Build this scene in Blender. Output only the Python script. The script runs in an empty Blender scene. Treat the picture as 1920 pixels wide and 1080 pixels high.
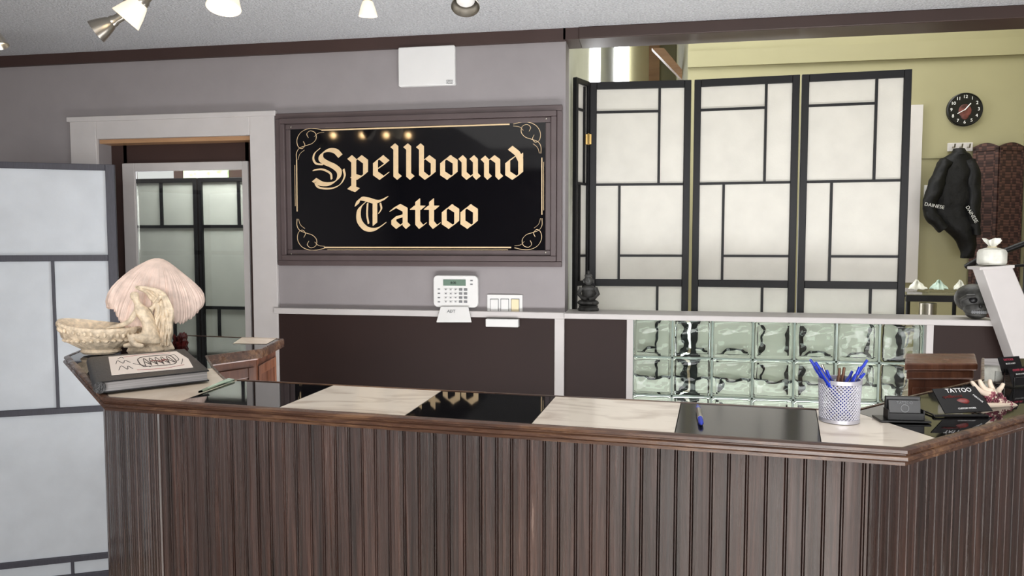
import bpy, bmesh, math, random
from mathutils import Vector, Matrix, Euler, noise
random.seed(4)
PI=math.pi
SC=bpy.context.scene; COL=SC.collection
F=1400.0; YAW=math.radians(10); PITCH=math.radians(3.56)
CAMP=Vector((0,0,1.5))
CM=Euler((PI/2-PITCH,0,YAW)).to_matrix()
FWD=Vector((-math.sin(YAW),math.cos(YAW),0)); RGT=Vector((math.cos(YAW),math.sin(YAW),0)); UP=Vector((0,0,1))
def ray(px,py): return CM@Vector(((px-960)/F,-(py-540)/F,-1))
def onZ(px,py,z): d=ray(px,py); return CAMP+d*((z-CAMP.z)/d.z)
def onY(px,py,y): d=ray(px,py); return CAMP+d*((y-CAMP.y)/d.y)
def PD(px,py,dep): d=ray(px,py); return CAMP+d*(dep/d.dot(FWD))
cd=bpy.data.cameras.new('camera'); cam=bpy.data.objects.new('camera',cd); COL.objects.link(cam)
cam.location=CAMP; cam.rotation_euler=(PI/2-PITCH,0,YAW); cd.lens=36*F/1920; cd.sensor_width=36; cd.clip_start=.02
SC.camera=cam
try: SC.view_settings.view_transform='Standard'
except Exception: pass

# ---------------------------------------------------------------- materials
def lin(c):
    r=[]
    for v in c[:3]:
        v=v/255.0; r.append(v/12.92 if v<=.04045 else ((v+.055)/1.055)**2.4)
    return (r[0],r[1],r[2],1)
def pm(name,col,rough=.5,metal=0,var=.06,scale=8,bump=0,bscale=60,stretch=(1,1,1),coat=0,trans=0,ior=1.45,emit=0,ecol=None,col2=None,spec=.5,detail=4,bdist=.002,p0=.3,p1=.7,dist=0,bdet=3):
    m=bpy.data.materials.new(name); m.use_nodes=True; nt=m.node_tree; N=nt.nodes; L=nt.links
    b=N['Principled BSDF']
    tc=N.new('ShaderNodeTexCoord'); mp=N.new('ShaderNodeMapping'); mp.inputs['Scale'].default_value=stretch
    L.new(tc.outputs['Object'],mp.inputs['Vector'])
    nz=N.new('ShaderNodeTexNoise'); nz.inputs['Scale'].default_value=scale; nz.inputs['Detail'].default_value=detail; nz.inputs['Distortion'].default_value=dist
    L.new(mp.outputs['Vector'],nz.inputs['Vector'])
    cr=N.new('ShaderNodeValToRGB'); c=lin(col)
    if col2: c2=lin(col2); a=c; bb=c2
    else:
        a=tuple(max(0,x*(1-var*2)) for x in c[:3])+(1,); bb=tuple(min(1,x*(1+var*2)) for x in c[:3])+(1,)
    cr.color_ramp.elements[0].position=p0; cr.color_ramp.elements[0].color=a
    cr.color_ramp.elements[1].position=p1; cr.color_ramp.elements[1].color=bb
    L.new(nz.outputs['Fac'],cr.inputs['Fac']); L.new(cr.outputs['Color'],b.inputs['Base Color'])
    b.inputs['Roughness'].default_value=rough; b.inputs['Metallic'].default_value=metal
    b.inputs['Specular IOR Level'].default_value=spec
    b.inputs['Coat Weight'].default_value=coat; b.inputs['Coat Roughness'].default_value=.08
    b.inputs['Transmission Weight'].default_value=trans; b.inputs['IOR'].default_value=ior
    if emit: 
        b.inputs['Emission Strength'].default_value=emit; b.inputs['Emission Color'].default_value=lin(ecol or col)
    if bump:
        n2=N.new('ShaderNodeTexNoise'); n2.inputs['Scale'].default_value=bscale; n2.inputs['Detail'].default_value=bdet
        L.new(mp.outputs['Vector'],n2.inputs['Vector'])
        bp=N.new('ShaderNodeBump'); bp.inputs['Strength'].default_value=bump; bp.inputs['Distance'].default_value=bdist
        L.new(n2.outputs['Fac'],bp.inputs['Height']); L.new(bp.outputs['Normal'],b.inputs['Normal'])
    return m
def paper(name,col,tr=.35,bump=.25,rough=.32):
    m=pm(name,col,rough,var=.03,scale=9,bump=bump,bscale=140); N=m.node_tree.nodes; L=m.node_tree.links
    t=N.new('ShaderNodeBsdfTranslucent'); t.inputs['Color'].default_value=lin(col); mx=N.new('ShaderNodeMixShader'); mx.inputs['Fac'].default_value=tr
    L.new(N['Principled BSDF'].outputs[0],mx.inputs[1]); L.new(t.outputs[0],mx.inputs[2]); L.new(mx.outputs[0],N['Material Output'].inputs['Surface'])
    return m
def wood(name,cols,stretch=(26,26,1.1),rough=.35,coat=.3,bump=.3,lo=.3,hi=.78,ns=2.2,crough=.2,rvar=(.12,.2),wear=.45):
    m=bpy.data.materials.new(name); m.use_nodes=True; nt=m.node_tree; N=nt.nodes; L=nt.links; b=N['Principled BSDF']
    tc=N.new('ShaderNodeTexCoord'); mp=N.new('ShaderNodeMapping'); mp.inputs['Scale'].default_value=stretch
    L.new(tc.outputs['Object'],mp.inputs['Vector'])
    n1=N.new('ShaderNodeTexNoise'); n1.inputs['Scale'].default_value=ns; n1.inputs['Detail'].default_value=8; n1.inputs['Roughness'].default_value=.72; n1.inputs['Distortion'].default_value=.6
    L.new(mp.outputs['Vector'],n1.inputs['Vector'])
    n3=N.new('ShaderNodeTexNoise'); n3.inputs['Scale'].default_value=.35; n3.inputs['Detail'].default_value=3; L.new(mp.outputs['Vector'],n3.inputs['Vector'])
    mm=N.new('ShaderNodeMath'); mm.operation='MULTIPLY_ADD'; mm.inputs[1].default_value=wear; L.new(n3.outputs['Fac'],mm.inputs[0])
    m2=N.new('ShaderNodeMath'); m2.operation='MULTIPLY'; m2.inputs[1].default_value=1.03-wear; L.new(n1.outputs['Fac'],m2.inputs[0]); L.new(m2.outputs[0],mm.inputs[2])
    cr=N.new('ShaderNodeValToRGB'); el=cr.color_ramp.elements
    el[0].position=lo; el[0].color=lin(cols[0]); el[1].position=hi; el[1].color=lin(cols[-1])
    for i,c in enumerate(cols[1:-1]):
        e=el.new(lo+(hi-lo)*(i+1)/(len(cols)-1)); e.color=lin(c)
    L.new(mm.outputs[0],cr.inputs['Fac']); L.new(cr.outputs['Color'],b.inputs['Base Color'])
    n2=N.new('ShaderNodeTexNoise'); n2.inputs['Scale'].default_value=1.2; n2.inputs['Detail'].default_value=5
    L.new(mp.outputs['Vector'],n2.inputs['Vector'])
    mr=N.new('ShaderNodeMapRange'); mr.inputs['From Min'].default_value=.3; mr.inputs['From Max'].default_value=.7; mr.inputs['To Min'].default_value=rough-rvar[0]; mr.inputs['To Max'].default_value=rough+rvar[1]
    L.new(n2.outputs['Fac'],mr.inputs['Value']); L.new(mr.outputs['Result'],b.inputs['Roughness'])
    bp=N.new('ShaderNodeBump'); bp.inputs['Strength'].default_value=bump; bp.inputs['Distance'].default_value=.002
    L.new(n1.outputs['Fac'],bp.inputs['Height']); L.new(bp.outputs['Normal'],b.inputs['Normal'])
    b.inputs['Coat Weight'].default_value=coat; b.inputs['Coat Roughness'].default_value=crough
    return m
M={}
M['wall']=pm('grey_mauve_paint',(143,138,139),.55,var=.02,bump=.15,bscale=90)
M['wallside']=pm('pale_green_paint',(180,182,166),.6,var=.02)
M['brown']=pm('dark_brown_paint',(60,43,39),.45,var=.06,scale=3,bump=.1,bscale=40)
M['wains']=pm('wainscot_brown_paint',(42,27,24),.55,var=.06,scale=3,bump=.1,bscale=40,spec=.35)
M['beam']=pm('beam_brown_gloss',(58,43,39),.36,var=.05,scale=3)
M['white']=pm('white_trim_paint',(196,192,190),.45,var=.02)
M['ceil']=pm('popcorn_ceiling',(224,226,229),.9,var=.09,scale=100,bump=1,bscale=120,bdist=.025)
M['floor']=wood('floor_boards',[(120,105,95),(145,128,112),(165,150,135)],(2,14,2))
M['olive']=pm('olive_paint',(152,147,114),.6,var=.03,scale=1.5)
M['signframe']=pm('sign_frame_paint',(84,73,73),.4,var=.05)
M['black']=pm('gloss_black',(8,8,12),.05,var=.05)
M['gold']=pm('gold_leaf_paint',(220,193,152),.45,var=.03,scale=40)
M['steel']=pm('brushed_nickel',(170,165,155),.3,metal=1,var=.05)
M['wire']=pm('silver_wire',(205,205,215),.35,metal=.55,var=.03)
M['paper']=paper('screen_paper',(230,228,221))
M['paperblue']=paper('screen_paper_cool',(208,214,220),.2,.1,.45)
M['papergrey']=paper('screen_paper_grey',(190,193,188),.3,.1,.5)
M['blackwood']=pm('black_lacquer',(13,13,16),.45,var=.1,scale=30,spec=.35)
M['charcoal']=pm('charcoal_frame',(58,58,67),.5,var=.08,stretch=(30,30,3))
M['panelwood']=wood('dark_stained_oak',[(11,6,5),(30,18,15),(50,32,27),(74,52,45),(160,138,126)],(42,42,1.0),rough=.34,coat=.5,bump=1,lo=.34,hi=.74,ns=2.6,crough=.12,rvar=(.18,.2),wear=.3)
M['mould']=wood('oak_moulding',[(44,29,22),(78,53,40),(128,96,70)],(5,60,60),rough=.3,lo=.36,hi=.66)
M['redwood']=wood('reddish_oak',[(68,38,25),(102,62,43),(132,86,60)],(20,20,2),rough=.4,lo=.36,hi=.68)
M['tan']=wood('tan_wood',[(150,110,78),(190,150,110)],(3,30,30),rough=.5)
M['marble']=pm('pale_marble',(208,194,180),.16,scale=7,col2=(238,228,214),stretch=(1,2.6,1),detail=9,p0=.32,p1=.52,dist=1.2)
M['marblewarm']=pm('warm_marble',(206,188,168),.2,scale=7,col2=(236,220,200),detail=8,dist=1)
M['blacktile']=pm('black_tile',(10,9,10),.03,var=.3,scale=12)
M['slate']=pm('worn_black_tile',(30,29,29),.14,var=.25,scale=30)
M['grout']=pm('dark_grout',(60,52,48),.8)
M['plastic']=pm('white_plastic',(222,222,220),.35,var=.01)
M['cream']=pm('cream_plastic',(226,214,178),.35,var=.01)
M['grey']=pm('grey_key_plastic',(120,122,124),.5)
M['lcd']=pm('lcd_green',(110,132,118),.2)
M['glass']=pm('block_glass',(236,248,240),.0,trans=1,ior=1.32,var=.005,bump=.9,bscale=8,bdist=.02,bdet=1.5,stretch=(1,1,1.3))
M['mortar']=pm('pale_glass_edge',(148,164,154),.12)
M['clear']=pm('greenish_clear_glass',(200,230,215),.03,trans=1,ior=1.3,var=.01)
M['acrylic']=pm('clear_acrylic',(235,238,240),.05,trans=1,ior=1.3,var=.01)
M['ivory']=pm('ivory_resin',(226,208,182),.42,var=.14,scale=70,bump=.8,bscale=170,bdist=.003)
M['shade']=pm('pink_shell_shade',(226,204,192),.65,var=.1,scale=26,bump=.4,bscale=120)
M['leather']=pm('black_leather',(20,20,22),.38,var=.1,bump=.6,bscale=220)
M['pages']=pm('page_edges',(140,138,138),.7,var=.15,scale=6,stretch=(1,1,80))
M['label']=pm('cream_label_paper',(244,232,222),.7,var=.01)
M['ink']=pm('brown_ink',(40,26,26),.5)
M['redink']=pm('red_ink',(150,60,60),.5)
M['stone']=pm('dark_grey_stone',(58,58,56),.5,var=.3,scale=40,bump=.6,bscale=80)
M['blue']=pm('blue_pen_plastic',(30,55,180),.25,var=.05)
M['bronze']=pm('bronze_pen_plastic',(130,96,76),.3,metal=.6)
M['blackplastic']=pm('black_plastic',(14,14,16),.3,var=.1)
M['pink']=pm('pink_print',(180,66,86),.5)
M['redprint']=pm('red_print',(120,40,36),.4,var=.5,scale=40)
M['darkprint']=pm('reddish_brown_print',(92,48,42),.5,var=.7,scale=14)
M['whiteprint']=pm('white_print',(235,235,235),.5)
M['greyprint']=pm('faded_print',(205,205,203),.5)
M['hand']=pm('ceramic_hand',(222,205,186),.4,var=.03)
M['dots']=pm('mauve_pattern',(120,60,72),.4,var=.4,scale=60)
M['jacket']=pm('black_motorcycle_leather',(11,11,12),.55,var=.25,scale=9,bump=.4,bscale=30,bdist=.01,spec=.3)
M['glow']=pm('lit_bulb',(255,244,225),.4,emit=9,ecol=(255,240,215))
M['dimbulb']=pm('unlit_bulb',(210,208,205),.2,emit=.15)
M['warmglow']=pm('warm_lit_bulb',(255,230,190),.4,emit=60,ecol=(255,215,160))
M['glowlow']=pm('frosted_lamp_glass',(235,225,205),.35,emit=.6,ecol=(255,238,208))
M['day']=pm('daylight_pane',(255,255,255),.4,emit=8,ecol=(250,252,255))
M['gardenpane']=pm('green_daylight_pane',(120,150,90),.4,emit=1.2,scale=30,col2=(235,245,220))
M['gardenpane'].node_tree.nodes['Principled BSDF'].inputs['Emission Color'].default_value=lin((190,215,170))
M['gauze']=pm('white_gauze',(225,225,215),.6,var=.08,scale=30,bump=.6,bscale=70)
M['mint']=pm('mint_cloth',(190,210,198),.6,var=.08,scale=30,bump=.6,bscale=70)
M['crystal']=pm('red_crystal',(92,36,34),.2,var=.4,scale=60)
M['brass']=pm('brass_metal',(190,160,100),.3,metal=1)
def weave():
    m=pm('woven_brown_fibre',(72,46,42),.7,var=.15,scale=30)
    N=m.node_tree.nodes; L=m.node_tree.links; b=N['Principled BSDF']
    tc=N.new('ShaderNodeTexCoord'); mp=N.new('ShaderNodeMapping'); mp.inputs['Rotation'].default_value=(PI/2,0,0)
    L.new(tc.outputs['Object'],mp.inputs['Vector'])
    ck=N.new('ShaderNodeTexChecker'); ck.inputs['Scale'].default_value=22; L.new(mp.outputs['Vector'],ck.inputs['Vector'])
    ck.inputs['Color1'].default_value=lin((92,62,54)); ck.inputs['Color2'].default_value=lin((58,36,32))
    wv=N.new('ShaderNodeTexWave'); wv.wave_type='BANDS'; wv.bands_direction='Y'; wv.inputs['Scale'].default_value=14; wv.inputs['Distortion'].default_value=2.5; L.new(mp.outputs['Vector'],wv.inputs['Vector'])
    mx=N.new('ShaderNodeMix'); mx.data_type='RGBA'; mx.blend_type='MULTIPLY'; mx.inputs['Factor'].default_value=.55
    L.new(ck.outputs['Color'],mx.inputs['A']); L.new(wv.outputs['Color'],mx.inputs['B']); L.new(mx.outputs['Result'],b.inputs['Base Color'])
    return m
M['weave']=weave()
def tinted():
    m=bpy.data.materials.new('dark_door_glass'); m.use_nodes=True; nt=m.node_tree; N=nt.nodes; L=nt.links
    N.remove(N['Principled BSDF']); out=N['Material Output']
    t=N.new('ShaderNodeBsdfTransparent'); t.inputs['Color'].default_value=(.82,.83,.80,1)
    g=N.new('ShaderNodeBsdfGlossy'); g.inputs['Roughness'].default_value=.02
    mx=N.new('ShaderNodeMixShader'); fr=N.new('ShaderNodeFresnel'); fr.inputs['IOR'].default_value=1.5
    L.new(fr.outputs['Fac'],mx.inputs['Fac']); L.new(t.outputs[0],mx.inputs[1]); L.new(g.outputs[0],mx.inputs[2]); L.new(mx.outputs[0],out.inputs['Surface'])
    return m
M['doorglass']=tinted()

# ---------------------------------------------------------------- mesh builder
W={}
def cr(pts,n=6):
    pts=[Vector(p) for p in pts]; out=[]
    P=[pts[0]*2-pts[1]]+pts+[pts[-1]*2-pts[-2]]
    for i in range(1,len(P)-2):
        for k in range(n):
            t=k/n; a,b,c,d=P[i-1],P[i],P[i+1],P[i+2]
            out.append(.5*((2*b)+(c-a)*t+(2*a-5*b+4*c-d)*t*t+(3*b-a-3*c+d)*t**3))
    out.append(pts[-1]); return out
class MB:
    def __init__(s,Mx=None): s.bm=bmesh.new(); s.M=Mx or Matrix.Identity(4)
    def v(s,p): return s.bm.verts.new(s.M@Vector(p))
    def f(s,vs,mi=0):
        try: fa=s.bm.faces.new(vs); fa.material_index=mi; return fa
        except Exception: return None
    def prism(s,poly,vec,mi=0):
        vec=Vector(vec); a=[s.v(p) for p in poly]; b=[s.v(Vector(p)+vec) for p in poly]; n=len(a)
        s.f(a,mi); s.f(list(reversed(b)),mi)
        for i in range(n): s.f([a[i],b[i],b[(i+1)%n],a[(i+1)%n]],mi)
    def box(s,x0,x1,y0,y1,z0,z1,mi=0):
        s.prism([(x0,y0,z0),(x1,y0,z0),(x1,y0,z1),(x0,y0,z1)],(0,y1-y0,0),mi)
    def rect(s,l,t,r,b,y0,y1,mi=0):
        a=onY(l,t,y0); c=onY(r,b,y0); s.box(a.x,c.x,y0,y1,c.z,a.z,mi)
    def tube(s,pts,r,n=8,mi=0,sx=1):
        pts=[Vector(p) for p in pts]; rs=r if isinstance(r,(list,tuple)) else [r]*len(pts)
        rings=[]; prev=None
        for i,p in enumerate(pts):
            d=(pts[min(i+1,len(pts)-1)]-pts[max(i-1,0)])
            if d.length<1e-9: d=Vector((0,0,1))
            d.normalize()
            if prev is None:
                ref=Vector((0,0,1)) if abs(d.z)<.9 else Vector((1,0,0)); u=d.cross(ref).normalized()
            else:
                u=prev-d*prev.dot(d)
                u=u.normalized() if u.length>1e-6 else d.orthogonal().normalized()
            prev=u; w=d.cross(u)
            rings.append([s.v(p+(u*math.cos(2*PI*k/n)*sx+w*math.sin(2*PI*k/n))*rs[i]) for k in range(n)])
        for a,b in zip(rings,rings[1:]):
            for k in range(n): s.f([a[k],a[(k+1)%n],b[(k+1)%n],b[k]],mi)
        s.f(list(reversed(rings[0])),mi); s.f(rings[-1],mi)
    def lathe(s,prof,c=(0,0,0),n=32,mi=0,Mx=None,fn=None,closed=False):
        Mx=Mx or Matrix.Identity(4); c=Vector(c); rings=[]
        for (r,z) in prof:
            ring=[]
            for k in range(n):
                a=2*PI*k/n; rr,zz=(r,z) if fn is None else fn(r,z,a)
                ring.append(s.v(c+(Mx@Vector((rr*math.cos(a),rr*math.sin(a),zz)))))
            rings.append(ring)
        for a,b in zip(rings,rings[1:]):
            for k in range(n): s.f([a[k],a[(k+1)%n],b[(k+1)%n],b[k]],mi)
        if closed:
            for k in range(n): s.f([rings[-1][k],rings[-1][(k+1)%n],rings[0][(k+1)%n],rings[0][k]],mi)
        else:
            s.f(list(reversed(rings[0])),mi); s.f(rings[-1],mi)
    def ell(s,c,rad,n=16,mi=0,Mx=None):
        m=max(6,n//2); prof=[(max(1e-4,math.sin(PI*i/m)),-math.cos(PI*i/m)) for i in range(m+1)]
        D=Matrix.Diagonal((rad[0],rad[1],rad[2],1)); s.lathe(prof,c,n,mi,(Mx@D) if Mx else D)
    def wobble(s,amp,freq):
        for v in s.bm.verts:
            o=noise.noise_vector(v.co*freq)+noise.noise_vector(v.co*freq*2.3)*.5; v.co+=o*amp
    def text(s,t,size,Mx,depth=.0006,mi=0,align='CENTER'):
        cu=bpy.data.curves.new('tmp','FONT'); cu.body=t; cu.size=size; cu.extrude=depth; cu.align_x=align; cu.align_y='CENTER'; cu.resolution_u=3
        o=bpy.data.objects.new('tmp',cu); COL.objects.link(o); bpy.context.view_layer.update()
        me=bpy.data.meshes.new_from_object(o.evaluated_get(bpy.context.evaluated_depsgraph_get()))
        vs=[s.v(Mx@v.co) for v in me.vertices]
        for p in me.polygons: s.f([vs[i] for i in p.vertices],mi)
        bpy.data.objects.remove(o); bpy.data.curves.remove(cu); bpy.data.meshes.remove(me)
    def build(s,name,mats,parent=None,smooth=False,bevel=0,recalc=True,seg=2,label=None):
        bm=s.bm
        if recalc: bmesh.ops.recalc_face_normals(bm,faces=bm.faces)
        xs=[v.co.x for v in bm.verts]; ys=[v.co.y for v in bm.verts]; zs=[v.co.z for v in bm.verts]
        loc=Vector(((min(xs)+max(xs))/2,(min(ys)+max(ys))/2,min(zs)))
        for v in bm.verts: v.co-=loc
        me=bpy.data.meshes.new(name); bm.to_mesh(me); bm.free()
        for m in (mats if isinstance(mats,(list,tuple)) else [mats]): me.materials.append(M[m] if isinstance(m,str) else m)
        if smooth:
            me.polygons.foreach_set('use_smooth',[True]*len(me.polygons))
            try: me.set_sharp_from_angle(angle=math.radians(40 if smooth is True else smooth))
            except Exception: pass
        o=bpy.data.objects.new(name,me); COL.objects.link(o)
        if parent: o.parent=parent; o.location=loc-W[parent.name]
        else: o.location=loc
        W[o.name]=loc
        if bevel:
            b=o.modifiers.new('bevel','BEVEL'); b.width=bevel; b.segments=seg; b.limit_method='ANGLE'
        if label: o['label']=label
        return o
def tag(o,label=None,cat=None,group=None,kind=None):
    if label: o['label']=label
    if cat: o['category']=cat
    if group: o['group']=group
    if kind: o['kind']=kind
    return o
def thing(name,loc,label,cat,group=None,kind=None):
    o=bpy.data.objects.new(name,None); COL.objects.link(o); o.location=loc; o.empty_display_size=.05; W[o.name]=Vector(loc)
    return tag(o,label,cat,group,kind)
def struct(mb,name,mat,label=None,cat='wall',bevel=0,smooth=False,parent=None):
    o=mb.build(name,mat,parent,smooth=smooth,bevel=bevel)
    if parent is None: tag(o,label,cat,None,'structure')
    return o
def rrect(x0,x1,z0,z1,r,y,n=5):
    out=[]
    for cx,cz,a0 in ((x1-r,z1-r,0),(x0+r,z1-r,90),(x0+r,z0+r,180),(x1-r,z0+r,270)):
        for k in range(n+1):
            a=math.radians(a0+90*k/n); out.append((cx+r*math.cos(a),y,cz+r*math.sin(a)))
    return out
RX=Matrix.Rotation(PI/2,4,'X')
def skin(name,pts,edges,mat,parent,sub=2,wob=None):
    me=bpy.data.meshes.new('t'); me.from_pydata([tuple(p[0]) for p in pts],edges,[]); o=bpy.data.objects.new('t',me); COL.objects.link(o)
    sk=o.modifiers.new('s','SKIN'); sd=o.modifiers.new('d','SUBSURF'); sd.levels=sub; sd.render_levels=sub
    for i,p in enumerate(pts):
        r=p[1]; me.skin_vertices[0].data[i].radius=(r,r) if not isinstance(r,tuple) else r
    me.skin_vertices[0].data[0].use_root=True
    bpy.context.view_layer.update()
    m2=bpy.data.meshes.new_from_object(o.evaluated_get(bpy.context.evaluated_depsgraph_get()))
    mb=MB(); mb.bm.from_mesh(m2); bpy.data.objects.remove(o); bpy.data.meshes.remove(m2)
    if wob: mb.wobble(*wob)
    return mb.build(name,mat,parent,smooth=True,recalc=False)

# ---------------------------------------------------------------- room
D=3.45; TH=.15
ZC=onY(1057,55,D).z; ZT=onY(1057,78,D).z; ZB=onY(1060,93,D+TH).z
XE=onY(1060,300,D).x          # end of the sign wall
dx0=onY(190,400,D).x; dx1=onY(475,400,D).x; dzt=onY(330,258,D).z
XL=-3.4; XR=3.3; YR=-3.2
ZS=onY(1068,586,D).z          # ledge top
b=MB(); b.box(XL,XR,YR,D+TH,-.05,0); struct(b,'floor','floor','light wooden floor in front of and behind the counter','floor')
b=MB(); b.box(XL,XR,YR,D+TH,ZC,ZC+.1); struct(b,'ceiling','ceil','white textured popcorn ceiling over the reception','ceiling')
b=MB(); b.box(XL-.1,XL,YR,D+TH,0,ZC); struct(b,'wall_left','wall','mauve side wall beyond the left edge','wall')
b=MB(); b.box(XR,XR+.1,YR,D+TH,0,ZC); struct(b,'wall_right','wall','mauve side wall beyond the right edge','wall')
b=MB()
b.box(XL,dx0,D,D+TH,0,ZC); b.box(dx0,dx1,D,D+TH,dzt,ZC); b.box(dx1,XE,D,D+TH,0,ZC)
struct(b,'wall_back','wall','mauve grey wall carrying the sign and the door','wall')
b=MB(); b.box(-1.1,XR,YR-.12,YR,0,.1); b.box(XL,XR,YR-.12,YR,2.25,ZC); b.box(XL,-1.1,YR-.12,YR,0,2.25)
for x in (.95,XR-.15): b.box(x-.1,x+.1,YR-.12,YR,.1,2.25)
struct(b,'wall_front','wall','wall with shop windows behind the viewpoint','wall')
b=MB(); b.box(XL,XE-.12,5.0,5.1,0,2.6); struct(b,'wall_far','brown','dark wall of the room behind the door','wall')
a=onY(345,318,4.98); c=onY(428,336,4.98)
b=MB(); b.box(a.x,c.x,4.97,4.99,c.z-.1,a.z+.05); struct(b,'window_4','gardenpane','small high window seen through the door glass','window')
b=MB(); b.box(XL,XE-.12,D+TH,5.1,-.05,0); struct(b,'floor_far','floor','floor of the room behind the door','floor')
ZF=.5
b=MB(); b.box(XE,XR,D+TH,9.2,ZF-.5,ZF); struct(b,'floor_back','floor','raised floor of the back room','floor')
b=MB(); b.box(XE-.12,XE,D+TH,9.2,0,4.3); struct(b,'wall_side','wallside','pale green side wall running into the back room','wall')
b=MB(); b.box(XE-.12,XR,D+TH-.1,D+TH,ZC+.1,4.3); struct(b,'wall_over','olive','wall above the beam closing the tall back room','wall')
b=MB(); b.box(XR,XR+.1,D+TH,9.2,0,4.3); struct(b,'wall_back_right','olive','outer right wall of the back room','wall')
YB=6.4
bx0=onY(1290,120,YB).x; bx1=onY(1916,200,YB).x
b=MB(); b.box(bx0,XR,YB,YB+.1,ZF,4.3); struct(b,'wall_olive','olive','olive painted wall with the clock','wall')
b=MB(); b.box(bx1+.02,bx1+.1,D+TH+.4,YB,ZF,4.3); struct(b,'wall_olive_right','olive','olive wall at the right edge of the back room','wall')
b=MB(); b.box(XE,bx0+.6,9.0,9.1,ZF,4.3); struct(b,'wall_end','olive','olive wall at the far end of the passage','wall')
b=MB(); b.box(bx0,bx0+.1,YB+.1,9,ZF,4.3); struct(b,'wall_passage','olive','olive side wall of the far passage','wall')
b=MB(); b.box(XE-.12,XR,D+TH-.1,9.2,4.3,4.4); struct(b,'ceiling_back','ceil','high ceiling of the back room','ceiling')
b=MB(); b.rect(1290,96,1930,101,YB-.03,YB); struct(b,'trim_12','olive','thin olive picture rail high on back room wall','trim')
b=MB(); b.box(XE,XE+.02,4.95,5.8,1.8,4.0); struct(b,'window_2','day','bright narrow window on the pale side wall','window')
b=MB(); a=onY(1150,92,8.98); c=onY(1179,152,8.98); b.box(a.x,c.x,8.96,9,1.8,4.1); struct(b,'window_3','day','bright narrow window at the far end of passage','window')
b=MB()
a=onY(1217,90,8.9); b.box(a.x,a.x+.12,8.85,8.99,ZF,4.2)
struct(b,'trim_13','tan','tan wooden door frame in the far passage','trim')
b=MB(); b.prism([onY(1222,90,7.4),onY(1245,90,7.4),onY(1295,150,7.4),onY(1280,150,7.4)],(0,.1,0)); struct(b,'trim_15','tan','sloping tan wooden stair string above the folding screen','trim')
b=MB(); b.box(XL,XE,D-.02,D,ZT,ZC); b.box(XE-.01,XE+.06,D-.02,D+TH,ZB+.002,ZC)
struct(b,'trim_1','brown','narrow dark brown trim where mauve wall meets ceiling','trim')
b=MB(); b.box(XE+.06,XR,D-.03,D+TH,ZB,ZC); struct(b,'trim_2','beam','deep dark brown beam over the opening','beam',bevel=.004)
zr1=onY(522,577,D-.02).z; zr0=onY(522,588,D-.02).z
lx0=onY(523,650,D).x
b=MB(); b.box(lx0,XE-.045,D-.012,D,0,zr0); struct(b,'trim_3','wains','dark brown wainscot panel under the alarm keypad','wainscot')
b=MB(); b.box(lx0-.01,XE+.005,D-.03,D,zr0,zr1)
b.box(XE-.045,XE,D-.02,D,0,zr0); struct(b,'trim_4','white','white chair rail above the brown wainscot','trim',bevel=.003)
p0=onY(1068,650,D).x; p1=onY(1175,650,D).x; g0=onY(1187,650,D).x; g1=onY(1735,650,D).x; p2=onY(1748,650,D).x; p3=onY(1990,650,D).x
zg=onY(1187,598,D).z; cw=(g1-g0)/7
rows=4; zgb=zg-rows*cw
b=MB(); b.box(XE,p1,D,D+TH,0,ZS-.025); b.box(p2,p3,D,D+TH,0,ZS-.025); b.box(p1,p2,D,D+TH,0,zgb-.02)
struct(b,'wall_half','wains','dark brown half wall around the glass blocks','half wall')
b=MB(); b.box(p1,g0,D-.01,D+TH,zgb-.02,ZS-.025); b.box(g1,p2,D-.01,D+TH,zgb-.02,ZS-.025); b.box(g0,g1,D-.01,D+TH,zg,ZS-.025)
struct(b,'trim_5','white','white trim framing the glass block panel','trim')
b=MB(); sx=onY(1880,600,D-.04).x; b.box(XE-.0,sx,D-.04,D+TH+.03,ZS-.025,ZS)
struct(b,'trim_6','white','white ledge on top of the half wall','ledge',bevel=.004)
wn=thing('window_1',(g0+(g1-g0)/2,D+.04,zgb),'panel of clear wavy glass blocks in the half wall','window',kind='structure')
b=MB()
for i in range(8): b.box(g0+i*cw-.004,g0+i*cw+.004,D+.022,D+.07,zgb,zg)
for j in range(rows+1): b.box(g0,g1,D+.022,D+.07,zgb+j*cw-.004,zgb+j*cw+.004)
b.build('mortar','mortar',wn)
first=None
for j in range(rows):
    for i in range(7):
        if first is None:
            b=MB(); b.box(g0+.005,g0+cw-.005,D+.012,D+.055,zgb+.005,zgb+cw-.005)
            first=b.build('glass_block','glass',wn,bevel=.014,seg=4,smooth=True)
            base=first.location.copy()
        else:
            o=first.copy(); COL.objects.link(o); o.parent=wn; o.location=base+Vector((i*cw,0,j*cw))
b=MB()
ol,orr=onY(130,222,D-.02),onY(514,222,D-.02)
b.box(ol.x,dx0,D-.02,D,0,ol.z); b.box(dx1,orr.x,D-.02,D,0,ol.z); b.box(dx0,dx1,D-.02,D,dzt,ol.z)
b.box(ol.x-.01,orr.x+.01,D-.03,D,ol.z-.02,ol.z+.005)
struct(b,'trim_7','white','wide white casing around the dark door','door casing',bevel=.003)
b=MB(); b.box(dx0,dx1,D+.005,D+.09,dzt-.02,dzt); struct(b,'trim_8','tan','bare tan wood strip under the door casing head','trim')
dy=D+.09
dr=thing('door_1',((dx0+dx1)/2,dy,0),'dark brown door with a tall white-framed glass pane','door',kind='structure')
fo=onY(232,307,dy); fr=onY(467,307,dy); gi=onY(255,322,dy); gr=onY(456,322,dy); fz0=.25
b=MB(); b.box(dx0,fo.x+.02,dy,dy+.04,0,dzt-.02); b.box(fr.x-.02,dx1,dy,dy+.04,0,dzt-.02); b.box(fo.x,fr.x,dy,dy+.04,fo.z-.02,dzt-.02); b.box(fo.x,fr.x,dy,dy+.04,0,fz0+.05)
b.build('door_panel','brown',dr)
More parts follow.
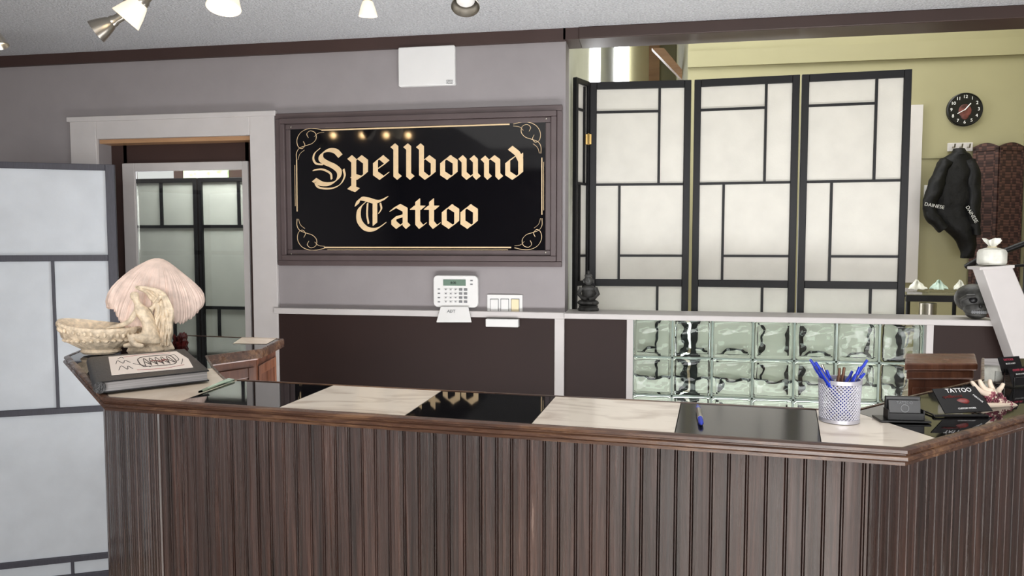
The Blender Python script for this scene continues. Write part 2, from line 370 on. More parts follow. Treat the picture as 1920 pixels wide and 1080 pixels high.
b=MB(); b.box(fo.x,gi.x,dy-.015,dy,fz0,fo.z); b.box(gr.x,fr.x,dy-.015,dy,fz0,fo.z); b.box(gi.x,gr.x,dy-.015,dy,gi.z,fo.z); b.box(gi.x,gr.x,dy-.015,dy,fz0,fz0+.05)
b.build('glazing_frame','white',dr,bevel=.003)
b=MB(); b.box(gi.x,gr.x,dy+.005,dy+.01,fz0+.05,gi.z); b.build('pane','doorglass',dr)

# ---------------------------------------------------------------- folding screens
def screen_panel(parent,A,B,z0,z1,framew,railz,lat,papermat,framemat,railh=.025,th=.022,barw=.011,split=False):
    A=Vector(A);B=Vector(B);A.z=B.z=0
    d=(B-A); w=d.length; ang=math.atan2(d.y,d.x)
    Mx=Matrix.Translation(Vector((A.x,A.y,0)))@Matrix.Rotation(ang,4,'Z')
    b=MB(Mx)
    b.box(0,framew,-th/2,th/2,z0,z1); b.box(w-framew,w,-th/2,th/2,z0,z1)
    b.box(framew,w-framew,-th/2,th/2,z1-railh,z1); b.box(framew,w-framew,-th/2,th/2,z0+.02,z0+.02+railh)
    for r in railz: b.box(framew,w-framew,-th/2,th/2,r-railh/2,r+railh/2)
    fr=b.build('panel_frame',framemat,parent,bevel=.002)
    b=MB(Mx); b.box(framew,w-framew,.002,.004,z0+.03,z1-railh); b.build('paper',papermat,fr)
    b=MB(Mx)
    iw=w-2*framew
    for (k,u0,q0,u1,q1) in lat:
        if split: b=MB(Mx)
        if k=='h': b.box(framew+u0*iw,framew+u1*iw,-.007,.002,q0-barw/2,q0+barw/2)
        else: b.box(framew+u0*iw-barw/2,framew+u0*iw+barw/2,-.0075,.0015,min(q0,q1),max(q0,q1))
        if split: b.build('lattice_bar',framemat,fr)
    if not split: b.build('lattice',framemat,fr)
    return fr
def pattern(zt,zm1,zm2,zm3,zrail):
    L=[('h',0,zm1,.72,zm1),('v',.72,zt,.72,zm2),('h',0,zm2,1,zm2),('v',.27,zm2,.27,zrail),('h',.27,zm3,1,zm3)]
    H=zt-zrail; z=zrail
    L+= [('v',.72,z,.72,z-(zt-zm2)),('h',0,z-.34,.72,0),('h',0,z-(zt-zm2),1,0),('v',.27,z-(zt-zm2),.27,z-H),('h',.27,z-(zt-zm3),1,0)]
    return L
ys=3.84
ztop=onY(1400,145,ys).z; z1_=onY(1400,203,ys).z; z2_=onY(1400,343,ys).z; z3_=onY(1400,480,ys).z; zr_=onY(1400,532,ys).z; zti=ztop-.03
pat=pattern(zti,z1_,z2_,z3_,zr_)
n=[onY(1106,300,3.83),onY(1294,300,3.86),onY(1300,300,3.86),onY(1496,300,3.83),onY(1500,300,3.83),onY(1704,300,3.80)]
fs=thing('folding_screen',((n[0].x+n[5].x)/2,3.83,ZF),'black lattice folding screen with white panels behind the half wall','folding screen')
screen_panel(fs,onY(1077,300,3.69),onY(1103,300,3.82),ZF,ztop,.02,[zr_],pat,'paper','blackwood',barw=.012)
for i in (0,2,4): screen_panel(fs,n[i],n[i+1],ZF,ztop,.033,[zr_],pat,'paper','blackwood',railh=.036,barw=.012)
for px,yy in ((1104,3.80),):
    b=MB(); c=onY(px,262,yy)
    b.box(c.x-.014,c.x+.014,yy-.02,yy,c.z-.025,c.z+.025); b.tube([(c.x,yy-.022,c.z-.028),(c.x,yy-.022,c.z+.028)],.005); b.build('hinge','brass',fs)
lA=PD(-75,700,3.08); lB=PD(218,400,3.25)
zlt=PD(210,309,3.25).z
zl1=PD(150,484,3.2).z; zl2=PD(150,768,3.2).z; zl3=PD(100,1045,3.2).z
ls=thing('folding_screen',(lA.x,(lA.y+lB.y)/2,0),'charcoal framed folding screen with cool white panels left of the counter','folding screen')
screen_panel(ls,lA,lB,0,zlt,.036,[zl1,zl2,zl3],[('v',.60,zl1,.60,zl2),('v',.66,zl3,.66,.03)],'paperblue','charcoal',railh=.026,split=True)
lZ=lA+Vector((-.30,.4,0)); screen_panel(ls,lZ,lA-Vector((.012,0,0)),0,zlt,.036,[zl1,zl2,zl3],[('v',.5,zl1,.5,zl2)],'paperblue','charcoal',railh=.026,split=True)
yd=4.05
zdt=onY(300,335,yd).z; zd2=onY(300,425,yd).z; zd3=onY(300,575,yd).z
ds=thing('folding_screen',(onY(372,400,yd).x,yd,0),'folding screen with grey panels seen through the door glass','folding screen')
for a,c,u in ((222,371,.56),(374,520,.52)):
    screen_panel(ds,onY(a,400,yd),onY(c,400,yd),0,zdt,.024,[],[('v',u,zdt,u,zd2),('h',0,zd2,1,zd2),('h',0,zd3,1,zd3),('v',.2 if a>300 else .7,zd3,.2 if a>300 else .7,.1)],'papergrey','blackwood',barw=.018)

# ---------------------------------------------------------------- sign
sy=D-.035
sg=thing('wall_sign',(onY(783,500,sy).x,sy,onY(783,501,sy).z),'large glossy black sign with gold blackletter writing in mauve frame','sign')
f0=onY(514,212,D-.03); f1=onY(1053,501,D-.03); i0=onY(541,228,D-.03); i1=onY(1028,481,D-.03)
f0.z=onY(783,204,D-.03).z; i0.z=onY(783,222,D-.03).z
b=MB()
def ringbox(b,x0,x1,z0,z1,w,y0,y1,mi=0):
    b.box(x0,x1,y0,y1,z1-w,z1,mi); b.box(x0,x1,y0,y1,z0,z0+w,mi); b.box(x0,x0+w,y0,y1,z0+w,z1-w,mi); b.box(x1-w,x1,y0,y1,z0+w,z1-w,mi)
fw=i0.x-f0.x
ringbox(b,f0.x,f1.x,f1.z,f0.z,fw*.35,D-.025,D-.001)
ringbox(b,f0.x+fw*.35,f1.x-fw*.35,f1.z+fw*.35,f0.z-fw*.35,fw*.35,D-.035,D-.001)
ringbox(b,f0.x+fw*.7,f1.x-fw*.7,f1.z+fw*.7,f0.z-fw*.7,fw*.35,D-.022,D-.001)
b.build('sign_frame','signframe',sg,bevel=.004,seg=3)
py_=D-.02
b=MB(); b.box(f0.x+fw*.9,f1.x-fw*.9,py_,D-.004,f1.z+fw*.9,f0.z-fw*.9); pan=b.build('sign_panel','black',sg)
def hull(P):
    P=sorted(set((round(x,4),round(y,4)) for x,y in P))
    def half(P):
        h=[]
        for p in P:
            while len(h)>=2 and (h[-1][0]-h[-2][0])*(p[1]-h[-2][1])-(h[-1][1]-h[-2][1])*(p[0]-h[-2][0])<=0: h.pop()
            h.append(p)
        return h
    a=half(P); c=half(P[::-1]); return a[:-1]+c[:-1]
cnt=[0]
def nib(b,pl,ox,oy,s,w,ang=40,t=1.0,y=None,sm=False,th=.0015):
    if sm: pl=[(p.x,p.y) for p in cr([Vector((x,yy,0)) for x,yy in pl],6)]
    a=math.radians(ang); ux,uy=math.cos(a)*w/2,-math.sin(a)*w/2; vx,vy=math.sin(a)*t/2,math.cos(a)*t/2
    P=[(ox+x*s,oy-yy*s) for x,yy in pl]
    for p,q in zip(P,P[1:]):
        pts=[(c[0]+i*ux+j*vx,c[1]+i*uy+j*vy) for c in (p,q) for i in (-1,1) for j in (-1,1)]
        h=hull(pts); cnt[0]+=1; yy=(y or py_-.0016)-(cnt[0]%7)*2e-5
        b.prism([onY(x,z,yy) for x,z in h],(0,th,0))
G={
'o':[[(.42,.92),(.15,.74),(.15,.26),(.42,.08)],[(.38,.92),(.66,.74),(.66,.26),(.40,.08)]],
'n':[[(.06,.9),(.2,.76),(.2,.2),(.32,.08)],[(.2,.72),(.44,.92),(.66,.76),(.66,.2),(.78,.08)]],
'u':[[(.06,.92),(.2,.78),(.2,.24),(.38,.08),(.66,.28)],[(.52,.92),(.66,.78),(.66,.2),(.78,.08)]],
'l':[[(.08,1.4),(.2,1.3),(.2,.2),(.34,.08)]],
'b':[[(.08,1.4),(.2,1.3),(.2,.26),(.42,.08),(.68,.26),(.68,.74),(.44,.92),(.2,.72)]],
'p':[[(.04,.92),(.2,.78),(.2,-.38)],[(.2,.72),(.44,.92),(.68,.74),(.68,.26),(.42,.08),(.16,.16)],[(.04,-.3),(.34,-.42)]],
'd':[[(.42,.92),(.15,.74),(.15,.26),(.42,.08),(.68,.26),(.68,.80),(.54,1.08),(.26,1.3)],[(.68,.84),(.68,1.02)]],
'e':[[(.40,.92),(.15,.74),(.15,.26),(.4,.08),(.62,.24)],[(.38,.92),(.62,.72),(.2,.42)]],
'a':[[(.08,.78),(.34,.93),(.62,.78),(.62,.2),(.74,.08)],[(.62,.56),(.16,.42),(.16,.24),(.34,.08),(.62,.28)]],
't':[[(.22,1.16),(.22,.24),(.36,.08),(.5,.18)],[(.0,.86),(.44,.86)]],
}
b=MB()
xh=46
def word(items,base):
    for ch,x in items:
        for pl in G[ch]: nib(b,pl,x,base,xh,11.2)
word([('p',654),('e',697),('l',733),('l',757),('b',781),('o',823),('u',861),('n',903),('d',945)],337)
word([('a',731),('t',773),('t',799),('o',826),('o',861)],429)
S_=[(1.22,1.06),(1.02,1.26),(.72,1.3),(.46,1.16),(.42,.94),(.62,.78),(.96,.62),(1.18,.4),(1.12,.1),(.82,-.1),(.44,-.1),(.14,.06)]
nib(b,S_,583,340,45,10.5,sm=True)
for pl in [[(.50,.70),(.22,.74),(.1,.94),(.16,1.18),(.36,1.36)],[(.14,.06),(.3,-.24),(.8,-.3),(1.2,-.14),(1.4,.2),(1.36,.5)],[(.1,.46),(.46,.5),(.8,.34),(.86,.1)]]:
    nib(b,pl,583,340,45,3.8,sm=True)
T_=[[(.02,1.0),(.14,1.24),(.44,1.22),(.84,1.12),(1.22,1.28)],[(.34,1.08),(.12,.82),(.12,.36),(.4,.03),(.78,.0),(1.14,.22)]]
for pl in T_: nib(b,pl,668,430,46,10,sm=True)
nib(b,[(.76,1.1),(.76,.22)],668,430,46,10.5)
for pl in [[(.46,1.06),(.44,.6),(.5,.24)],[(.98,1.06),(1.02,.84),(.92,.66)]]: nib(b,pl,668,430,46,3.2,sm=True)
b.build('lettering','gold',pan)
b=MB()
def line(x0,y0,x1,y1,w): nib(b,[(x0,-y0),(x1,-y1)],0,0,1,w,90 if abs(x1-x0)>abs(y1-y0) else 0,.8)
line(603,244,955,233,2.6); line(610,239.5,948,229,.8)
line(608,464,958,464,2.6); line(614,468.5,952,468.5,.8)
line(556,300,557,396,1.8); line(552.5,310,553.5,386,.7); line(1016,296,1016,402,1.8); line(1019.5,304,1019.5,394,.7)
sc_=[([(2,66),(2,52),(8,42),(20,37),(34,32),(42,22),(40,10),(30,6),(23,12),(26,20)],.9),
     ([(58,5),(40,1),(24,2),(10,10),(3,24),(5,38),(13,43),(19,36),(16,28)],.9),
     ([(58,9),(46,11),(38,18)],.6),([(5,66),(9,54),(18,46)],.6)]
for cx,cy,mx,my in ((554,240,1,1),(1016,228,-1,1),(555,470,1,-1),(1018,469,-1,-1)):
    for pl,w in sc_: nib(b,[(cx+mx*x*.92,-(cy+my*y*.9)) for x,y in pl],0,0,1,w,45,w*.5,sm=True)
b.build('border_ornament','gold',pan)
for px,py in ((545,238),(1024,222),(546,476),(1023,473)):
    b=MB(); b.ell(onY(px,py,py_-.001),(.005,.003,.005),10); b.build('screw','steel',pan,smooth=True)

# ---------------------------------------------------------------- wall devices
a=onY(750,92,D); c=onY(856,161,D)
ap=thing('wireless_access_point',((a.x+c.x)/2,D,c.z),'flat white network box mounted above the sign','network device')
b=MB(); b.prism(rrect(a.x,c.x,c.z,a.z,.008,D-.03),(0,.03,0)); b.build('housing','plastic',ap,bevel=.004,smooth=True)
b=MB(); b.text('cisco',.016,Matrix.Translation(onY(843,151,D-.0315))@RX); b.text('Meraki',.011,Matrix.Translation(onY(843,156,D-.0315))@RX); b.build('logo','grey',ap)
a=onY(812,516,D-.03); c=onY(896,577,D-.03)
kp=thing('alarm_keypad',((a.x+c.x)/2,D,c.z),'white alarm keypad with green display and open flap','alarm keypad')
b=MB(); b.prism(rrect(a.x,c.x,c.z,a.z,.022,D-.03),(0,.03,0)); body=b.build('housing','plastic',kp,bevel=.005,smooth=True,seg=3)
b=MB(); a2=onY(831,524,D-.032);c2=onY(873,536,D-.032); b.box(a2.x,c2.x,D-.0325,D-.029,c2.z,a2.z); scn=b.build('display','lcd',kp)
b=MB(); b.text('8:00',.016,Matrix.Translation(onY(850,530.5,D-.0332))@RX); b.build('display_text','blackplastic',scn)
for r in range(4):
    for q in range(5):
        px=836+q*9.2; py=543+r*7.6
        b=MB(); p=onY(px,py,D-.033); b.box(p.x-.008,p.x+.008,D-.034,D-.029,p.z-.0055,p.z+.0055); k_=b.build('key','plastic' if q<3 else 'grey',kp,bevel=.0015)
        if q<3: b=MB(); b.box(p.x-.004,p.x+.004,D-.0345,D-.0338,p.z-.0025,p.z+.0025); b.build('key_print','grey',k_)
for px,py in ((823,542),(823,550),(823,558),(823,566),(884,526),(884,533)):
    b=MB(); p=onY(px,py,D-.0305); b.box(p.x-.006,p.x+.006,D-.031,D-.029,p.z-.003,p.z+.003); b.build('side_marking','grey',kp)
b=MB(); q=[onY(826,575,D-.04),onY(878,575,D-.04),onY(884,604,D-.05),onY(818,604,D-.05)]; b.prism(q,(0,.006,-.002)); fl=b.build('flap','plastic',kp,bevel=.002)
b=MB(); b.text('ADT',.02,Matrix.Translation(onY(846,584,D-.0455))@Matrix.Rotation(math.radians(80),4,'X')); b.build('flap_text','grey',fl)
a=onY(914,552,D); c=onY(980,589,D)
sw=thing('light_switch_plate',((a.x+c.x)/2,D,c.z),'white triple light switch plate beside the alarm keypad','light switch')
b=MB(); b.prism(rrect(a.x,c.x,c.z,a.z,.003,D-.008),(0,.008,0)); b.build('cover_plate','plastic',sw,bevel=.002)
for i,(l,mt) in enumerate(((920,'plastic'),(939.5,'plastic'),(959,'cream'))):
    b=MB(); p=onY(l-1,560,D-.008);q=onY(l+15,587,D-.008); b.box(p.x,q.x,D-.0088,D-.007,q.z,p.z); b.build('recess','grey',sw)
    b=MB(); p=onY(l,561,D-.008);q=onY(l+14,586,D-.008); b.box(p.x,q.x,D-.013,D-.007,q.z,p.z)
    b.build('rocker',mt,sw,bevel=.002,label='cream rocker' if mt=='cream' else None)
b=MB(); p=onY(912,597,D-.03); q=onY(973,613,D-.03); b.box(p.x,q.x,D-.05,D-.012,q.z,p.z); tag(b.build('plastic_bracket','plastic',bevel=.003),'small white plastic ledge on the brown panel under light switches','bracket')

# ---------------------------------------------------------------- counter
CZ=1.20; K=(1.5-CZ)/.43
def yf(x): return 745+(x-205)*.0640
def yb(x): return 712+(x-420)*.0505
outer=[(195,641),(130,668),(205,745),(1690,840),(2150,712)]
A=onZ(205,745,CZ);B=onZ(130,668,CZ);P=onZ(1690,840,CZ);Q=onZ(2150,712,CZ)
rc=thing('reception_counter',((A.x+P.x)/2,(A.y+P.y)/2,0),'long dark beadboard reception counter with black and white tile top','counter')
tiles=[
([(205,745),(335,yf(335)),(445,yb(445)),(420,712),(398,690),(180,719)],3),
([(180,719),(130,668),(195,641),(345,629),(528,636),(488,655),(385,668),(398,690)],1),
([(335,yf(335)),(520,yf(520)),(625,yb(625)),(445,yb(445))],1),
([(520,yf(520)),(757,yf(757)),(828,yb(828)),(625,yb(625))],0),
([(757,yf(757)),(995,yf(995)),(1041,yb(1041)),(828,yb(828))],1),
([(995,yf(995)),(1265,yf(1265)),(1277,yb(1277)),(1041,yb(1041))],0),
([(1265,yf(1265)),(1540,yf(1540)),(1530,yb(1530)),(1277,yb(1277))],2),
([(1540,yf(1540)),(1690,840),(1757,822),(1600,771.6),(1530,yb(1530))],0),
([(1757,822),(2150,712),(2100,672),(1845,672),(1845,712),(1700,746),(1600,771.6)],1)]
b=MB()
for pl,mi in tiles:
    w=[onZ(x,y,CZ) for x,y in pl]; cen=sum(w,Vector())/len(w)
    w=[p+(cen-p).normalized()*.0012 for p in w]
    b.prism([(p.x,p.y,CZ-.007) for p in w],(0,0,.007),mi)
w=[onZ(x,y,CZ+.0006) for x,y in ((455,632),(520,634),(500,645),(437,644))]; b.prism(w,(0,0,.0006),3)
b.build('tile_top',['marble','blacktile','slate','marblewarm'],rc)
inner=[(2100,672),(1845,672),(1845,712),(1700,746),(1600,771.6),(420,712),(398,690),(385,668),(488,655),(528,636),(345,629)]
b=MB(); ol_=[onZ(x,y,CZ) for x,y in outer+inner]; b.prism([(p.x,p.y,CZ-.024) for p in ol_],(0,0,.016)); b.build('substrate','grout',rc)
def sweep(b,pts,prof,mi=0):
    pts=[Vector((p.x,p.y,0)) for p in pts]; n=len(pts); rings=[]
    for i,p in enumerate(pts):
        ns=[]
        for j in (i-1,i):
            if 0<=j<n-1:
                d=(pts[j+1]-pts[j]).normalized(); ns.append(Vector((d.y,-d.x,0)))
        nn=sum(ns,Vector()); nn.normalize(); k=1/max(.4,nn.dot(ns[0]))
        rings.append([b.v(p+nn*(o*k*K)+Vector((0,0,CZ+z*K))) for o,z in prof])
    m=len(prof)
    for r,s in zip(rings,rings[1:]):
        for k in range(m): b.f([r[k],s[k],s[(k+1)%m],r[(k+1)%m]],mi)
    b.f(rings[0],mi); b.f(list(reversed(rings[-1])),mi)
b=MB()
sweep(b,[onZ(x,y,CZ) for x,y in outer],[(-.001,.001),(.004,.003),(.012,.002),(.017,-.001),(.018,-.007),(.0135,-.0095),(.0135,-.012),(.019,-.015),(.02,-.022),(.016,-.026),(.012,-.027),(.012,-.034),(-.001,-.034)])
b.build('edge_moulding','mould',rc,smooth=True)
b=MB(); inn=inner[1:]
sweep(b,[onZ(x,y,CZ) for x,y in inn],[(-.001,.002),(.006,.002),(.009,-.004),(.009,-.034),(-.001,-.034)])
b.build('inner_moulding','mould',rc)
def isect(px,p,d):
    r=ray(px,930); r=Vector((r.x,r.y))
    det=r.x*(-d.y)+d.x*r.y
    t=(p.x*(-d.y)+d.x*p.y)/det
    return Vector((r.x*t,r.y*t,0))
dAP=(P-A); dAP.z=0; dAP.normalize(); nin=Vector((-dAP.y,dAP.x,0))
Ai=A+nin*.005
Cc=isect(302,Ai,dAP); Ee=isect(1634,Ai,dAP)
dAB=(B-A); dAB.z=0; dPQ=(Q-P); dPQ.z=0
Dd=isect(199,Cc,dAB); Gg=isect(2150,Ee,dPQ)
def beadwall(name,p,q,seed):
    random.seed(seed)
    d=(q-p); d.z=0; L=d.length; d.normalize(); nout=Vector((d.y,-d.x,0))
    prof=[(0,0)]; s=0
    while s<L-.035:
        w=random.uniform(.0185,.0235); tl=random.uniform(-.0005,.0005)
        prof+= [(s+w,tl),(s+w+.0009,-.0025),(s+w+.0017,0),(s+w+.0024,.001),(s+w+.0036,.001),(s+w+.0042,0),(s+w+.0050,-.0025),(s+w+.0058,-tl)]
        s+=w+.0058
    prof.append((L,0))
    b=MB(); z0,z1=0,CZ-.022
    bot=[b.v(p+d*u+nout*o+UP*z0-UP*p.z) for u,o in prof]; top=[b.v(p+d*u+nout*o+UP*z1-UP*p.z) for u,o in prof]
    for i in range(len(prof)-1): b.f([bot[i],bot[i+1],top[i+1],top[i]])
    e=[b.v(p-nout*.02+UP*(z-p.z)) for z in (z0,z1)]; g=[b.v(q-nout*.02+UP*(z-q.z)) for z in (z0,z1)]
    b.f([e[0],e[1],g[1],g[0]]); b.f([bot[0],top[0],e[1],e[0]]); b.f([bot[-1],g[0],g[1],top[-1]])
    return b.build(name,'panelwood',rc)
for v_ in (Cc,Ee,Dd,Gg): v_.z=0
beadwall('front_panel',Cc,Ee,1); beadwall('end_panel',Dd,Cc,2); beadwall('end_panel',Ee,Gg,3)
for v_ in (Cc,Ee):
    b=MB(); b.tube([(v_.x,v_.y,0),(v_.x,v_.y,CZ-.024)],.0045,8); b.build('corner_bead','panelwood',rc,smooth=True)
def cab(pl,label,inset=.009,top=False):
    w=[onZ(x,y,CZ-.024) for x,y in pl]; cen=sum(w,Vector())/len(w)
    cb=thing('side_cabinet',(cen.x,cen.y,0),label,'cabinet')
    w2=[p+(cen-p).normalized()*inset*2 for p in w]
    b=MB(); b.prism([(p.x,p.y,0) for p in w2],(0,0,CZ-.026)); b.build('body','redwood',cb,bevel=.003)
    w3=[p+(cen-p).normalized()*inset for p in w]
    b=MB(); b.prism([(p.x,p.y,CZ-.05) for p in w3],(0,0,.0245)); b.build('cornice','redwood',cb,bevel=.005)
    if top: b=MB(); b.prism([(p.x,p.y,CZ-.0255) for p in w],(0,0,.0185)); b.build('wooden_top','redwood',cb,bevel=.004)
    b=MB()
    for p,q in ((w2[0],w2[1]),(w2[1],w2[2])):
        d=(q-p); d.z=0; L=d.length; d.normalize(); no=Vector((d.y,-d.x,0))
        if L<.11: continue
        for u0,u1,z0,z1 in ((.01,.03,.1,CZ-.07),(L-.03,L-.01,.1,CZ-.07),(.03,L-.03,CZ-.1,CZ-.07),(.03,L-.03,.1,.16)):
            b.prism([Vector((p.x,p.y,0))+d*u+no*.004+UP*zz for u,zz in ((u0,z0),(u1,z0),(u1,z1),(u0,z1))],-no*.006)
    if len(b.bm.verts): b.build('raised_frame','redwood',cb,bevel=.0015)
cab([(386,672),(488,659),(527,640),(350,633),(320,650)],'reddish wooden cabinet behind the counter beside the shell lamp')
cab([(1696,694),(1833,694),(1828,674),(1698,674)],'reddish wooden cabinet with wooden top beside the glass blocks',top=True)

# ---------------------------------------------------------------- things on the counter, left
dl=2.86*K
def LP(px,py,dd=0): return PD(px,py,dl+dd*K)
lm=thing('figurine_lamp',onZ(235,664,CZ),'ivory figurine lamp with shell bowl and pink mushroom shade','lamp')
b=MB(); bc=onZ(190,662,CZ+.004)
def bowlfn(r,z,a):
    k=1+.03*math.sin(18*a)*(1 if .02*K<z<.1*K else 0); return r*k,z+(.014*K*math.cos(a+PI) if z>.08*K else 0)+(.006*K*math.cos(2*a) if z>.08*K else 0)
Mrot=Matrix.Rotation(YAW,4,'Z')@Matrix.Diagonal((1,.72,1,1))
def kp_(pr): return [(r*K,z*K) for r,z in pr]
b.lathe(kp_([(.001,0),(.065,0),(.075,.008),(.07,.018),(.09,.03),(.115,.045),(.135,.066),(.145,.086),(.152,.095),(.156,.104),(.150,.112),(.138,.108),(.125,.095),(.08,.068),(.001,.055)]),bc,72,Mx=Mrot,fn=bowlfn)
b.build('shell_bowl','ivory',lm,smooth=True)
b=MB()
for k in range(40):
    a=2*PI*k/40; p=bc+Mrot@Vector((.147*K*math.cos(a),.147*K*math.sin(a),.086*K+.014*K*math.cos(a+PI))); b.ell(p,(.006*K,.006*K,.010*K),8)
for k in range(30):
    a=2*PI*k/30; p=bc+Mrot@Vector((.125*K*math.cos(a),.125*K*math.sin(a),.055*K)); b.ell(p,(.011*K,.008*K,.007*K),8,Mx=Matrix.Rotation(a+.6,4,'Z'))
b.build('bead_relief','ivory',lm,smooth=True)
rb=LP(284,653); rb.z=CZ+.004
b=MB(); b.lathe(kp_([(.001,0),(.07,0),(.078,.012),(.07,.03),(.055,.055),(.03,.07),(.001,.075)]),rb,32,fn=lambda r,z,a:(r*(1+.12*math.sin(5*a)+.05*math.sin(11*a)),z)); b.build('rock_base','ivory',lm,smooth=True)
V=lambda px,py,dd=0: LP(px,py,dd-.06)
pts=[(V(286,624),.028),(V(278,604),.020),(V(268,588),.024),(V(261,576),.020),(V(257,567,-.01),.009),(V(252,556,-.01),.018),(V(251,546,-.01),.015),
 (V(253,588,-.03),.012),(V(244,602,-.05),.010),(V(230,609,-.05),.009),(V(212,613,-.04),.007),(V(198,617,-.04),.006),
 (V(278,586,.02),.011),(V(292,570,.03),.009),(V(302,554,.02),.007),
 (V(268,636,-.03),.022),(V(244,632,-.06),.016),(V(252,646,-.06),.012),(V(270,650,-.06),.009),
 (V(294,638,.01),.020),(V(266,643,.0),.016),(V(242,647,-.02),.011),(V(230,649,-.03),.007)]
pts=[(p,r*K) for p,r in pts]
ed=[(0,1),(1,2),(2,3),(3,4),(4,5),(5,6),(2,7),(7,8),(8,9),(9,10),(10,11),(2,12),(12,13),(13,14),(0,15),(15,16),(16,17),(17,18),(0,19),(19,20),(20,21),(21,22)]
skin('figure',pts,ed,'ivory',lm,3)
b=MB(); random.seed(8)
for k in range(46):
    t=(k%23)/22; j=random.uniform(-3,3)
    p=[V(254+10*t,538+j*.5,-.0+.03*t),V(276+26*t,548+j,.03+.03*random.random()),V(294+26*t,578+j,.02+.04*random.random()),V(290+30*t+j,614+j,.02+.04*random.random()),V(286+32*t,648+j*.4,.02+.03*random.random())]
    pp=cr(p,7); ph_=random.uniform(0,6)
    pp=[q+RGT*.002*math.sin(i*.9+ph_)*K for i,q in enumerate(pp)]
    b.tube(pp,[(.003+.005*math.sin(PI*i/(len(pp)-1)))*K for i in range(len(pp))],7)
b.build('flowing_hair','ivory',lm,smooth=60)
b=MB(); b.tube(cr([V(300,650,.08),V(304,600,.14),V(296,560,.18),V(289,530,.2)],5),.008*K,8); b.build('stem','ivory',lm,smooth=True)
b=MB(); sc=V(289,577,.20)
random.seed(2); ph=[random.uniform(-1,1) for _ in range(300)]
def shfn(r,z,a):
    i=int(round(a/(2*PI)*300))%300; e=min(1,r/(.06*K)); lo=(r/(.16*K))**4
    rr=r*(1+(.007*math.sin(75*a)+.006*ph[i])*e+.03*lo*math.sin(3*a+.6)+.025*lo*math.sin(7*a)); return rr,z+lo*(.024*math.sin(2*a+1)+.014*math.sin(5*a)+.006*ph[i])*K
Ms=Matrix.Rotation(YAW,4,'Z')@Matrix.Rotation(math.radians(7),4,'Y')
kk=1.06
b.lathe([(r*K*kk+(0),z*K*kk) for r,z in [(.001,.190),(.015,.188),(.035,.179),(.062,.160),(.090,.136),(.115,.108),(.135,.078),(.150,.048),(.160,.018),(.164,-.008),(.160,-.024),(.150,-.02),(.135,.01),(.1,.06),(.03,.105),(.001,.107)]],sc,300,Mx=Ms,fn=shfn)
b.build('shade','shade',lm,smooth=True)
AH=.034*K; A0=CZ+.004; AZ=A0+AH
tc=[onZ(x,y,AZ) for x,y in ((186,716),(392,694),(346,654),(172,669))]
al=thing('photo_album',Vector(((sum(tc,Vector())/4).x,(sum(tc,Vector())/4).y,A0)),'thick black album with cream hand-drawn label beside the lamp','album')
def shrink(P,d): c=sum(P,Vector())/len(P); return [p+(c-p).normalized()*d for p in P]
b=MB(); b.prism([Vector((p.x,p.y,AZ-.003)) for p in tc],(0,0,.003)); cov=b.build('front_cover','leather',al,bevel=.001)
b=MB(); b.prism([Vector((p.x,p.y,A0)) for p in tc],(0,0,.0025)); b.build('back_cover','leather',al,bevel=.001)
pg=shrink(tc,.006); b=MB(); b.prism([Vector((p.x,p.y,A0+.0026)) for p in pg],(0,0,AH-.0058)); b.build('page_block','pages',al)
b=MB(); s0,s1=tc[0],tc[3]; b.tube([Vector((s0.x,s0.y,A0+AH/2)),Vector((s1.x,s1.y,A0+AH/2))],AH/2-.0003,12); b.build('spine','leather',al,smooth=True)
def bil(u,v,z=AZ+.0006): 
    p=(tc[0]*(1-u)+tc[1]*u)*(1-v)+(tc[3]*(1-u)+tc[2]*u)*v; return Vector((p.x,p.y,z))
lpoly=[bil(.12,.16),bil(.88,.14),bil(.92,.5),bil(.88,.88),bil(.16,.90)]
b=MB(); b.prism(lpoly,(0,0,.0012)); lb=b.build('label_sheet','label',cov)
b=MB()
def ink(pts,r=.0007,n=5): b.tube([bil(u,v,AZ+.0020) for u,v in [(p.x,p.y) for p in cr([Vector((x,y,0)) for x,y in pts],n)]],r,5)
ink([(.44,.33),(.74,.33),(.78,.62),(.72,.74),(.46,.72),(.42,.5),(.44,.33)],.0011)
for k in range(5): ink([(.46+.06*k,.36),(.49+.06*k,.68),(.52+.06*k,.4),(.48+.06*k,.52)],.0009)
ink([(.76,.4),(.82,.5),(.82,.72),(.78,.7)]); ink([(.36,.5),(.42,.42),(.5,.3)]); ink([(.8,.3),(.84,.42),(.86,.5)])
ink([(.2,.3),(.24,.45),(.28,.3),(.3,.42),(.33,.3)]); ink([(.2,.55),(.23,.68),(.27,.55),(.3,.66),(.34,.56)]); ink([(.24,.75),(.28,.82),(.3,.76)])
b.build('ink_drawing','ink',lb)
b=MB(); ink([(.30,.81),(.5,.85),(.8,.82)]); b.build('red_ink_line','redink',lb)
b=MB(); ink([(.36,.24),(.6,.20),(.82,.26)]); b.build('red_ink_line','redink',lb)
b=MB(); b.ell(bil(.58,.54,AZ+.0019),(.010,.007,.0006),12); b.ell(bil(.68,.54,AZ+.0019),(.009,.007,.0006),12); b.ell(bil(.63,.5,AZ+.0019),(.010,.006,.0006),12); b.build('red_motif','redink',lb)
b=MB(); w=[onZ(x,y,CZ+.001) for x,y in ((372,737),(380,735),(440,714),(428,712))]; b.prism(w,(0,0,.004)); tag(b.build('glass_strip','clear'),'small greenish glass strip lying on the counter right of the album','glass strip')
b=MB(); c=onZ(338,648,CZ+.001); random.seed(5)
